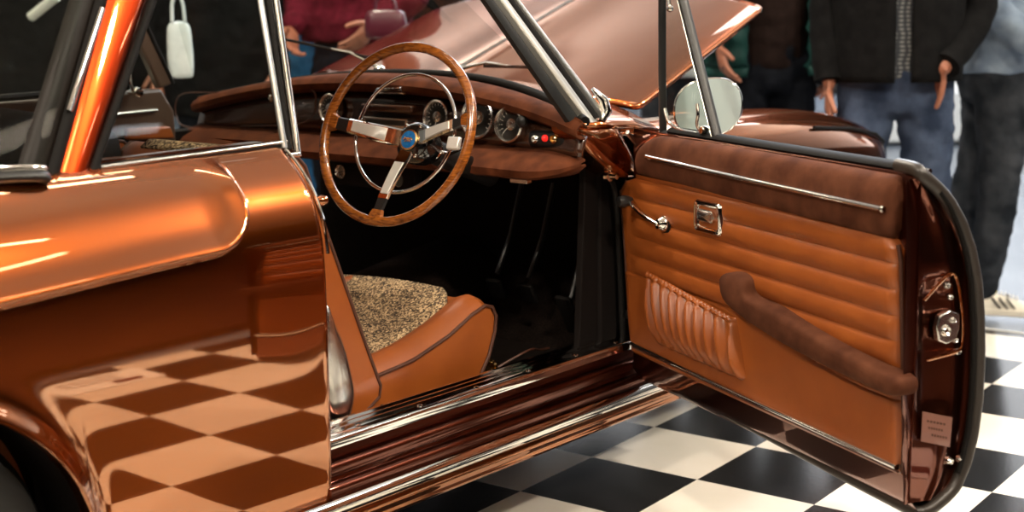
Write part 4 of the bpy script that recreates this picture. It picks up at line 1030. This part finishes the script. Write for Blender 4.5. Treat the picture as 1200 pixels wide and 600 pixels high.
# ------------------------------------------------------------------ people around the car
def remesh(bm, voxel, fold=0, scale=9, seed=0, smooth_it=4):
    me = bpy.data.meshes.new('tmp'); bmesh.ops.recalc_face_normals(bm, faces=bm.faces); bm.to_mesh(me); bm.free()
    o = bpy.data.objects.new('tmp', me); C.objects.link(o)
    r = o.modifiers.new('r', 'REMESH'); r.mode = 'VOXEL'; r.voxel_size = voxel
    s = o.modifiers.new('s', 'SMOOTH'); s.iterations = smooth_it; s.factor = .5
    dg = bpy.context.evaluated_depsgraph_get(); me2 = bpy.data.meshes.new_from_object(o.evaluated_get(dg))
    bpy.data.objects.remove(o); bpy.data.meshes.remove(me)
    b2 = bm_new(); b2.from_mesh(me2); bpy.data.meshes.remove(me2)
    if fold:
        b2.normal_update()
        for v in b2.verts:
            p = v.co; f = noise.noise(V((p.x * scale, p.y * scale, p.z * scale * 1.8 + seed))) + .5 * noise.noise(V((p.x * scale * 2.3, p.y * scale * 2.3, p.z * scale * 3.6 + seed)))
            v.co += v.normal * f * fold
    return b2
def limb(bm, pts, rad, n=16, k=6):
    P = spline(pts, k); R = [interp([(i, r) for i, r in enumerate(rad)], j / k) for j in range(len(P))]
    # rounded ends
    add_tube(bm, P, R, n)
    for p, r in ((P[0], R[0]), (P[-1], R[-1])): bmesh.ops.create_uvsphere(bm, u_segments=12, v_segments=8, radius=r * .99, matrix=Matrix.Translation(p))
def ell_loft(bm, secs, n=28, a0=0, a1=2 * PI, puff=0, pn=0, close=True):
    rows = []
    m_ = 6 if puff else 3
    S_ = []
    for i in range(len(secs) - 1):
        for k in range(m_):
            t = k / m_; S_.append([a + (b - a) * t for a, b in zip(secs[i], secs[i + 1])])
    S_.append(list(secs[-1]))
    for (z, w_, d_, yo) in S_:
        pf = 1 + puff * abs(math.sin(z * PI / pn)) ** .6 if puff else 1
        rows.append([(w_ * pf * math.cos(a0 + (a1 - a0) * j / n), yo + d_ * pf * math.sin(a0 + (a1 - a0) * j / n), z) for j in range(n if close else n + 1)])
    add_grid(bm, rows, close_u=close, cap=close); return rows
def hand_bm(wrist, d, pn, curl=.5, thumb_side=1, size=1.0):
    # wrist point, direction of the palm, palm normal (fingers curl toward it)
    d = V(d).normalized(); pn = V(pn); pn = (pn - d * pn.dot(d)).normalized(); sd = d.cross(pn) * thumb_side
    bm = bm_new(); z = size
    add_tube(bm, [wrist - d * .03, wrist, wrist + d * .03 * z, wrist + d * .07 * z, wrist + d * .092 * z], [.026 * z, .027 * z, .036 * z, .041 * z, .036 * z], 14, upv=tuple(pn), flat=(1, .42))
    for i, (o, ln) in enumerate(((.030, .9), (.010, 1.0), (-.010, .93), (-.029, .75))):
        p = wrist + d * (.085 - .004 * abs(i - 1)) * z + sd * o * z; dirn = d + sd * o * 1.5; dirn.normalize(); pts = [p - d * .02, p]; a = curl * (.45 + .12 * i)
        for L_ in (.040, .027, .021):
            ax_ = dirn.cross(pn).normalized(); dirn = Matrix.Rotation(a, 3, ax_) @ dirn; p = p + dirn * L_ * ln * z; pts.append(p)
        add_tube(bm, spline(pts, 3), [.0098 * z * (1 - .25 * j / 12) for j in range(13)], 10)
        bmesh.ops.create_uvsphere(bm, u_segments=8, v_segments=6, radius=.0073 * z, matrix=Matrix.Translation(p))
    p = wrist + d * .025 * z + sd * .028 * z; dr = (d * .75 + sd * .75 + pn * .2).normalized(); pts = [p - sd * .012, p]
    for L_ in (.038, .030, .022):
        p = p + dr * L_ * z; pts.append(p); dr = (dr * .8 + d * .35 + pn * .15 * (curl + .3)).normalized()
    add_tube(bm, spline(pts, 3), [.0125 * z * (1 - .3 * j / 12) for j in range(13)], 10)
    bmesh.ops.create_uvsphere(bm, u_segments=8, v_segments=6, radius=.0088 * z, matrix=Matrix.Translation(p))
    return remesh(bm, .0045, smooth_it=2)
def join(bm, other):
    me = bpy.data.meshes.new('t'); other.to_mesh(me); other.free(); bm.from_mesh(me); bpy.data.meshes.remove(me)
def person(name_label, loc, face, sc=1.0, trousers='jeans', top='blackcoat', arms=None, shirt=None, hem=.80, puff=0, gap=0, hands=(True, True), stance=.11, shoe='shoe_dark', hair=(.03, .02, .015), hcurl=.5, wide=1.0, group=None, jw=1.0, feet=None, sleeve='same', seed=1, bend=0):
    """local frame: x to the person's right, faces +y"""
    t = thing('person', name_label, 'person', (loc[0], loc[1], 0), group)
    mt = Matrix.Translation((loc[0], loc[1], 0)) @ Matrix.Rotation(face - PI / 2, 4, 'Z') @ Matrix.Scale(sc, 4)
    feet = feet or [(stance, .02, 0, .12), (-stance, -.02, 0, -.12)]
    hipz = .93
    kn = []
    legs = []
    for i, s in enumerate((1, -1)):
        fx, fy, fz, tz = feet[i]
        hip = V((s * .095, 0, hipz)); an = V((fx, fy - .03, .09)); knee = hip.lerp(an, .47) + V((s * .01, .035, 0))
        legs.append((hip, knee, an, tz, s))
    arms = arms or [[(.20, 0, 1.42), (.25, -.03, 1.15), (.25, .06, .90)], [(-.20, 0, 1.42), (-.25, -.03, 1.15), (-.25, .06, .90)]]
    # body
    bm = bm_new()
    ell_loft(bm, [(.86, .15, .10, 0), (.95, .165, .11, 0), (1.08, .14, .10, 0), (1.22, .15, .11, 0), (1.36, .175, .11, 0), (1.44, .16, .09, 0), (1.50, .07, .06, 0)])
    limb(bm, [(0, 0, 1.44), (0, .005, 1.52), (0, .02, 1.60)], [.06, .055, .06])
    bmesh.ops.create_uvsphere(bm, u_segments=24, v_segments=16, radius=1, matrix=Matrix.Translation((0, .025, 1.66)) @ Matrix.Diagonal((.075, .095, .115, 1)))
    bmesh.ops.create_uvsphere(bm, u_segments=10, v_segments=8, radius=1, matrix=Matrix.Translation((0, .122, 1.645)) @ Matrix.Diagonal((.012, .018, .022, 1)))
    for s in (-1, 1): bmesh.ops.create_uvsphere(bm, u_segments=10, v_segments=8, radius=1, matrix=Matrix.Translation((s * .077, .015, 1.655)) @ Matrix.Diagonal((.010, .018, .03, 1)))
    for hip, knee, an, tz, s in legs: limb(bm, [hip, knee, an], [.085, .055, .04])
    for a in arms: limb(bm, a, [.05, .038, .026])
    bm = remesh(bm, .014)
    for i, a in enumerate(arms):
        if hands[i]:
            w0 = V(a[-1]); d = (w0 - V(a[-2])).normalized(); s = 1 if a[0][0] > 0 else -1
            d = (d + V((0, .0, -.35))).normalized() if hands[i] == True else V((-.05 * s, -.95, -1)).normalized()
            join(bm, hand_bm(w0 + d * .01, d, V((-s, .15, 0)), hcurl, 1 if s > 0 else -1))
    bm.transform(mt); b = obj('body', bm, M['skin'], t)
    # trousers
    bm = bm_new()
    ell_loft(bm, [(.80, .17, .12, 0), (.88, .185 * wide, .128, -.005), (.96, .178 * wide, .122, 0), (1.03, .165 * wide, .112, 0)])
    for hip, knee, an, tz, s in legs:
        limb(bm, [hip + V((0, 0, -.02)), hip.lerp(knee, .5) + V((0, .01, 0)), knee, knee.lerp(an, .5), an + V((0, 0, .05)), an + V((0, -.002, .02))], [.105, .095, .078, .070, .062, .060], 18)
    bm = remesh(bm, .013, .010, 11, seed); bm.transform(mt); obj('trousers', bm, M[trousers], t)
    # shoes
    for hip, knee, an, tz, s in legs:
        shoe_(t, mt, V((an.x, an.y + .03, 0)), tz, shoe)
    # shirt under an open jacket
    tw = wide
    if shirt:
        bm = bm_new(); ell_loft(bm, [(.88, .168 * tw, .122, 0), (1.0, .17 * tw, .125, .005), (1.2, .175 * tw, .125, 0), (1.36, .185 * tw, .12, 0), (1.46, .13, .09, 0), (1.52, .07, .065, 0)])
        bm = remesh(bm, .014, .006, 12, seed + 5); bm.transform(mt); obj('shirt', bm, M[shirt], t)
    if gap:
        bm = bm_new()
        ell_loft(bm, [(hem, .20 * tw * jw, .155, 0), (hem + .08, .205 * tw * jw, .155, 0), (1.1, .20 * tw * jw, .150, 0), (1.3, .21 * tw * jw, .145, 0), (1.42, .19 * tw, .12, 0), (1.5, .10, .085, 0)], 44, PI / 2 + gap, PI / 2 + 2 * PI - gap, puff, .075, False)
        for f in list(bm.faces): pass
        bm.transform(mt); jk = obj('jacket', bm, M[top], t); so = jk.modifiers.new('solid', 'SOLIDIFY'); so.thickness = .022; so.offset = 1
        bm = bm_new()
        for a in arms: 
            pts = spline([V(p) for p in a], 12); n = len(pts)
            R = [(.068 - .020 * i / n) * (1 + (puff * 1.2 * abs(math.sin(i * .9)) if puff else .03 * math.sin(i * 1.7))) for i in range(n)]
            add_tube(bm, pts[:-1], R[:-1], 18)
            bmesh.ops.create_uvsphere(bm, u_segments=14, v_segments=10, radius=.075, matrix=Matrix.Translation(a[0]))
        bm.transform(mt)
        obj('sleeves', bm, M[top if sleeve == 'same' else sleeve], jk)
    else:
        bm = bm_new(); ell_loft(bm, [(hem, .195 * tw * jw, .14, 0), (hem + .10, .20 * tw * jw, .145, 0), (1.1, .185 * tw * jw, .135, 0), (1.3, .20 * tw * jw, .135, 0), (1.42, .185 * tw, .115, 0), (1.5, .09, .08, 0)])
        for a in arms:
            a = [V(p) for p in a]; limb(bm, [a[0], a[0].lerp(a[1], .5), a[1], a[1].lerp(a[2], .5), a[2] + (a[1] - a[2]).normalized() * .015], [.075, .068, .060, .052, .046], 16)
        bm = remesh(bm, .013, .010, 10, seed + 3); bm.transform(mt); obj('jacket', bm, M[top], t)
    # hair
    bm = bm_new(); bmesh.ops.create_uvsphere(bm, u_segments=24, v_segments=16, radius=1, matrix=Matrix.Translation((0, .008, 1.69)) @ Matrix.Diagonal((.083, .098, .105, 1)))
    bmesh.ops.delete(bm, geom=[v for v in bm.verts if v.co.z < 1.655 or (v.co.y > .06 and v.co.z < 1.72)], context='VERTS')
    bm.transform(mt); key = 'hair_%d' % int(hair[0] * 1000)
    if key not in M: M[key] = mat('hair', hair, .6, bump=(150, .6))
    hr_ = obj('hair', bm, M[key], t); so = hr_.modifiers.new('solid', 'SOLIDIFY'); so.thickness = .012
    # eyes and mouth
    bm = bm_new()
    for s in (-1, 1): 
        bm = bm_new(); bmesh.ops.create_uvsphere(bm, u_segments=10, v_segments=8, radius=.011, matrix=Matrix.Translation((s * .03, .108, 1.665))); bm.transform(mt); obj('eye', bm, M['white'], b)
    bm = bm_new(); add_tube(bm, [(-.022, .106, 1.602), (0, .117, 1.600), (.022, .106, 1.602)], .005, 8); bm.transform(mt); obj('mouth', bm, M['maroon'], b)
    return t, mt
def shoe_(t, mt, c, tz, kind):
    r = Matrix.Translation(c) @ Matrix.Rotation(-tz, 4, 'Z')
    secs = [(-.10, .030, .075), (-.085, .038, .085), (-.04, .040, .088), (.0, .040, .085), (.05, .043, .068), (.10, .048, .052), (.145, .045, .045), (.175, .033, .037), (.19, .012, .026)]
    bm = bm_new(); rows = []
    for y, w_, h_ in secs: rows.append([(w_ * math.cos(2 * PI * k / 20), y, .022 + (h_ - .022) * max(0, math.sin(2 * PI * k / 20)) - .004 * max(0, -math.sin(2 * PI * k / 20))) for k in range(20)])
    add_grid(bm, rows, close_u=True, cap=True); bm.transform(mt @ r); sh_ = obj('shoe', bm, M[kind], t, subsurf=1)
    bm = bm_new(); add_prism(bm, [(s * w_ * 1.06, y * 1.02, 0) for s, ss in ((1, secs), (-1, secs[::-1])) for y, w_, h_ in ss], (0, 0, .026)); bm.transform(mt @ r); obj('sole', bm, M[kind], sh_, bevel=.004)
    if kind == 'shoe':
        for s in (1, -1):
            for k in range(3):
                y = .0 + k * .026; bm = bm_new()
                pts = [(s * (.041 - .002), y + .030 , .030), (s * .0425, y + .016, .048), (s * .033, y + .0, .068)]
                add_tube(bm, pts, .006, 8, flat=(1, .6)); bm.transform(mt @ r); obj('stripe', bm, M['blackcoat'], sh_)
        for k in range(5):
            bm = bm_new(); add_tube(bm, [(-.022, .035 + k * .014, .078 - k * .004), (0, .032 + k * .014, .086 - k * .004), (.022, .035 + k * .014, .078 - k * .004)], .003, 6); bm.transform(mt @ r); obj('lace', bm, M['white'], sh_)
        bm = bm_new(); add_box(bm, (0, .012, .098), (.03, .012, .03)); bm.transform(mt @ r); obj('tongue', bm, M['yellow'], sh_, bevel=.003)
def AT(px, d): q = atd(px, 0, d); return (q.x, q.y)
TOCAM = math.atan2(-.652, -.758)      # heading from the group toward the camera
# men at the right
person('person in a green quilted jacket open over a dark shirt, standing behind the bonnet', AT(899, 5.7), TOCAM + .12, 1.02, 'trousers_black', 'green', shirt='brownshirt', hem=.86, puff=.14, gap=.50,
       arms=[[(.20, 0, 1.42), (.29, .04, 1.18), (.25, .20, .99)], [(-.19, 0, 1.42), (-.235, -.04, 1.16), (-.235, .03, .93)]], wide=1.0, jw=1.10, seed=2)
t2, m2 = person('person in black jacket over plaid shirt and blue jeans, one hand in the pocket', AT(1052, 4.88), TOCAM - .10, .99, 'jeans', 'blackcoat', shirt='plaid', hem=.91, gap=.13,
       arms=[[(.20, 0, 1.42), (.24, -.02, 1.16), (.235, .06, .90)], [(-.20, 0, 1.42), (-.285, -.03, 1.16), (-.135, .145, .955)]], hands=(True, 'pocket'), wide=.98, jw=1.04, stance=.13, seed=8)
person('person in light denim shirt, dark jeans and white trainers with black stripes', AT(1168, 5.25), TOCAM + 1.35, 1.0, 'jeans_dark', 'denimshirt', hem=.90, shoe='shoe', wide=1.0, seed=15,
       arms=[[(.20, 0, 1.42), (.25, -.04, 1.15), (.22, .14, .98)], [(-.20, 0, 1.42), (-.26, -.02, 1.15), (-.25, .16, 1.0)]], feet=[(.09, .02, 0, .10), (-.10, -.12, 0, -.05)], jw=1.05)
person('person in a pale shirt with a hand out by the raised bonnet', AT(803, 6.35), TOCAM - .1, 1.0, 'jeans_dark', 'pale', hem=.84, seed=21, arms=[[(.20, 0, 1.42), (.25, -.02, 1.16), (.12, .14, .98)], [(-.20, 0, 1.42), (-.25, -.02, 1.16), (-.18, .22, .88)]])
# people on the far side of the car
person('person in a maroon knitted top beyond the windscreen', AT(415, 5.6), TOCAM - .5, 1.02, 'trousers_black', 'maroon', hem=1.02, seed=31, wide=1.05, jw=1.15, arms=[[(.20, 0, 1.42), (.27, -.02, 1.2), (.16, .18, 1.08)], [(-.20, 0, 1.42), (-.27, -.02, 1.2), (-.2, .16, 1.10)]])
person('person in bright blue denim left of the maroon top', AT(341, 7.2), TOCAM + 2.2, 1.08, 'jeans_bright', 'jeans_bright', hem=1.05, seed=41)
person('person in a black coat beyond the middle of the windscreen', AT(545, 6.6), TOCAM + .5, 1.0, 'trousers_black', 'blackcoat', hem=.75, seed=51, wide=1.15, jw=1.1)
person('person in a long black coat seen through the side window', AT(258, 5.9), TOCAM - .3, 1.02, 'trousers_black', 'blackcoat', hem=.72, seed=61, wide=1.25, jw=1.2)
person('person in dark clothes at the far left, a bare hand lowered', AT(10, 5.6), TOCAM + .2, 1.0, 'trousers_black', 'blackcoat', hem=.78, seed=71, wide=1.1, jw=1.1, arms=[[(.20, 0, 1.42), (.24, .0, 1.2), (.14, .17, 1.08)], [(-.20, 0, 1.42), (-.27, -.02, 1.2), (-.22, .16, 1.0)]])
person('person in a black coat near the left pillar of the rear window', AT(120, 6.2), TOCAM - .2, 1.04, 'trousers_black', 'blackcoat', hem=.75, seed=81, wide=1.2, jw=1.1)
# bags, papers
def bag(nm, label, cat, px, d, w_, h_, dp_, mname, rot=0, py0=0):
    q = atd(px, py0, d); t = thing(nm, label, cat, (q.x, q.y, q.z - h_ / 2))
    R_ = Matrix.Translation(q) @ Matrix.Rotation(YAW - PI / 2 + rot, 4, 'Z')
    bm = bm_new(); rows = []
    for z, k in ((-.5, .9), (-.45, 1), (-.1, 1.06), (.3, .98), (.5, .86)): rows.append([(a * k, b * k * (1.1 - abs(z) * .4), z * h_) for a, b in rrect(w_ / 2, dp_ / 2, dp_ / 2.5)])
    add_grid(bm, rows, close_u=True, cap=True); bm.transform(R_); o_ = obj('bag_body', bm, M[mname], t, subsurf=1)
    for s in (-1, 1):
        bm = bm_new(); add_tube(bm, spline([(-w_ * .25, s * dp_ * .3, h_ * .48), (-w_ * .2, s * dp_ * .25, h_ * .8), (0, s * dp_ * .2, h_ * .95), (w_ * .2, s * dp_ * .25, h_ * .8), (w_ * .25, s * dp_ * .3, h_ * .48)], 5), .006, 8); bm.transform(R_); obj('handle', bm, M[mname], t)
    return t
bag('handbag', 'plum leather handbag held by the person in the maroon top', 'bag', 452, 5.2, .15, .11, .07, 'plum', 0, 28)
bag('tote_bag', 'pale tote bag hanging beyond the side window', 'bag', 211, 4.95, .085, .20, .05, 'pale', .2, 58)
q = atd(50, 12, 5.2); bm = bm_new(); add_tube(bm, [atd(36, 20, 5.2), atd(66, -4, 5.15)], .018, 14); o = obj('rolled_paper', bm, M['wall_white']); tag(o, 'white rolled paper held at the upper left behind the rear window', 'paper roll')

# stand furniture in the distance
def board(nm, label, cat, px0, px1, d, z0, z1, th, mname):
    a = atd(px0, 0, d); b = atd(px1, 0, d); dd = (V((b.x, b.y, 0)) - V((a.x, a.y, 0))); n_ = V((-dd.y, dd.x, 0)).normalized()
    bm = bm_new(); add_prism(bm, [V((a.x, a.y, z0)), V((b.x, b.y, z0)), V((b.x, b.y, z1)), V((a.x, a.y, z1))], n_ * th); o = obj(nm, bm, M[mname], None, bevel=.01); return tag(o, label, cat)
board('display_podium', 'low white display podium far behind the people at right', 'podium', 1040, 1330, 11.2, -.007, .38, 1.5, 'wall_white')
M['turq'] = mat('turquoise_print', (.30, .62, .60), .5, var=(1.5, (.5, .75, .72), .45, .55))
def banner():
    d = 9.0; a = atd(352, 0, d); b = atd(412, 0, d)
    t = thing('display_banner', 'white and turquoise display banner behind the people left of the wheel', 'banner', ((a.x + b.x) / 2, (a.y + b.y) / 2, 0))
    dd = V((b.x - a.x, b.y - a.y, 0)); n_ = V((-dd.y, dd.x, 0)).normalized()
    bm = bm_new(); add_prism(bm, [V((a.x, a.y, .02)), V((b.x, b.y, .02)), V((b.x, b.y, 1.9)), V((a.x, a.y, 1.9))], n_ * .02); obj('banner_panel', bm, M['wall_white'], t, smooth=False)
    for z0, z1 in ((.80, .90), (.98, 1.04), (1.12, 1.30), (1.45, 1.6)):
        bm = bm_new(); add_prism(bm, [V((a.x, a.y, z0)) - n_ * .004 + dd * .1, V((a.x, a.y, z0)) - n_ * .004 + dd * .9, V((a.x, a.y, z1)) - n_ * .004 + dd * .9, V((a.x, a.y, z1)) - n_ * .004 + dd * .1], n_ * .003); obj('printed_band', bm, M['turq'], t, smooth=False)
    for u in (.15, .85):
        bm = bm_new(); add_box(bm, V((a.x, a.y, 0)) + dd * u + n_ * .01 + V((0, 0, .005)), (.05, .3, .03), Matrix.Rotation(.7, 3, 'Z')); obj('banner_foot', bm, M['black'], t, bevel=.004)
banner()
# notice lying on the chequered floor beside the car (seen mirrored in the bodywork)
nt_ = thing('notice_card', 'pale notice card lying on the chequers, mirrored in the rear quarter panel', 'sign', (.68, -2.0, 0))
R_ = Matrix.Translation((.68, -2.0, .001)) @ Matrix.Rotation(.15, 4, 'Z')
bm = bm_new(); add_box(bm, (0, 0, .002), (.34, .24, .003)); bm.transform(R_); obj('card', bm, M['wall_white'], nt_, smooth=False)
bm = bm_new(); add_box(bm, (.06, .06, .004), (.10, .05, .001)); bm.transform(R_); obj('printed_block', bm, M['maroon'], nt_, smooth=False)
bm = bm_new()
for r_ in range(3):
    for k in range(5): add_box(bm, (-.12 + k * .042, -.07 + r_ * .04, .004), (.030, .012, .001))
bm.transform(R_); obj('print', bm, M['piping'], nt_, smooth=False)
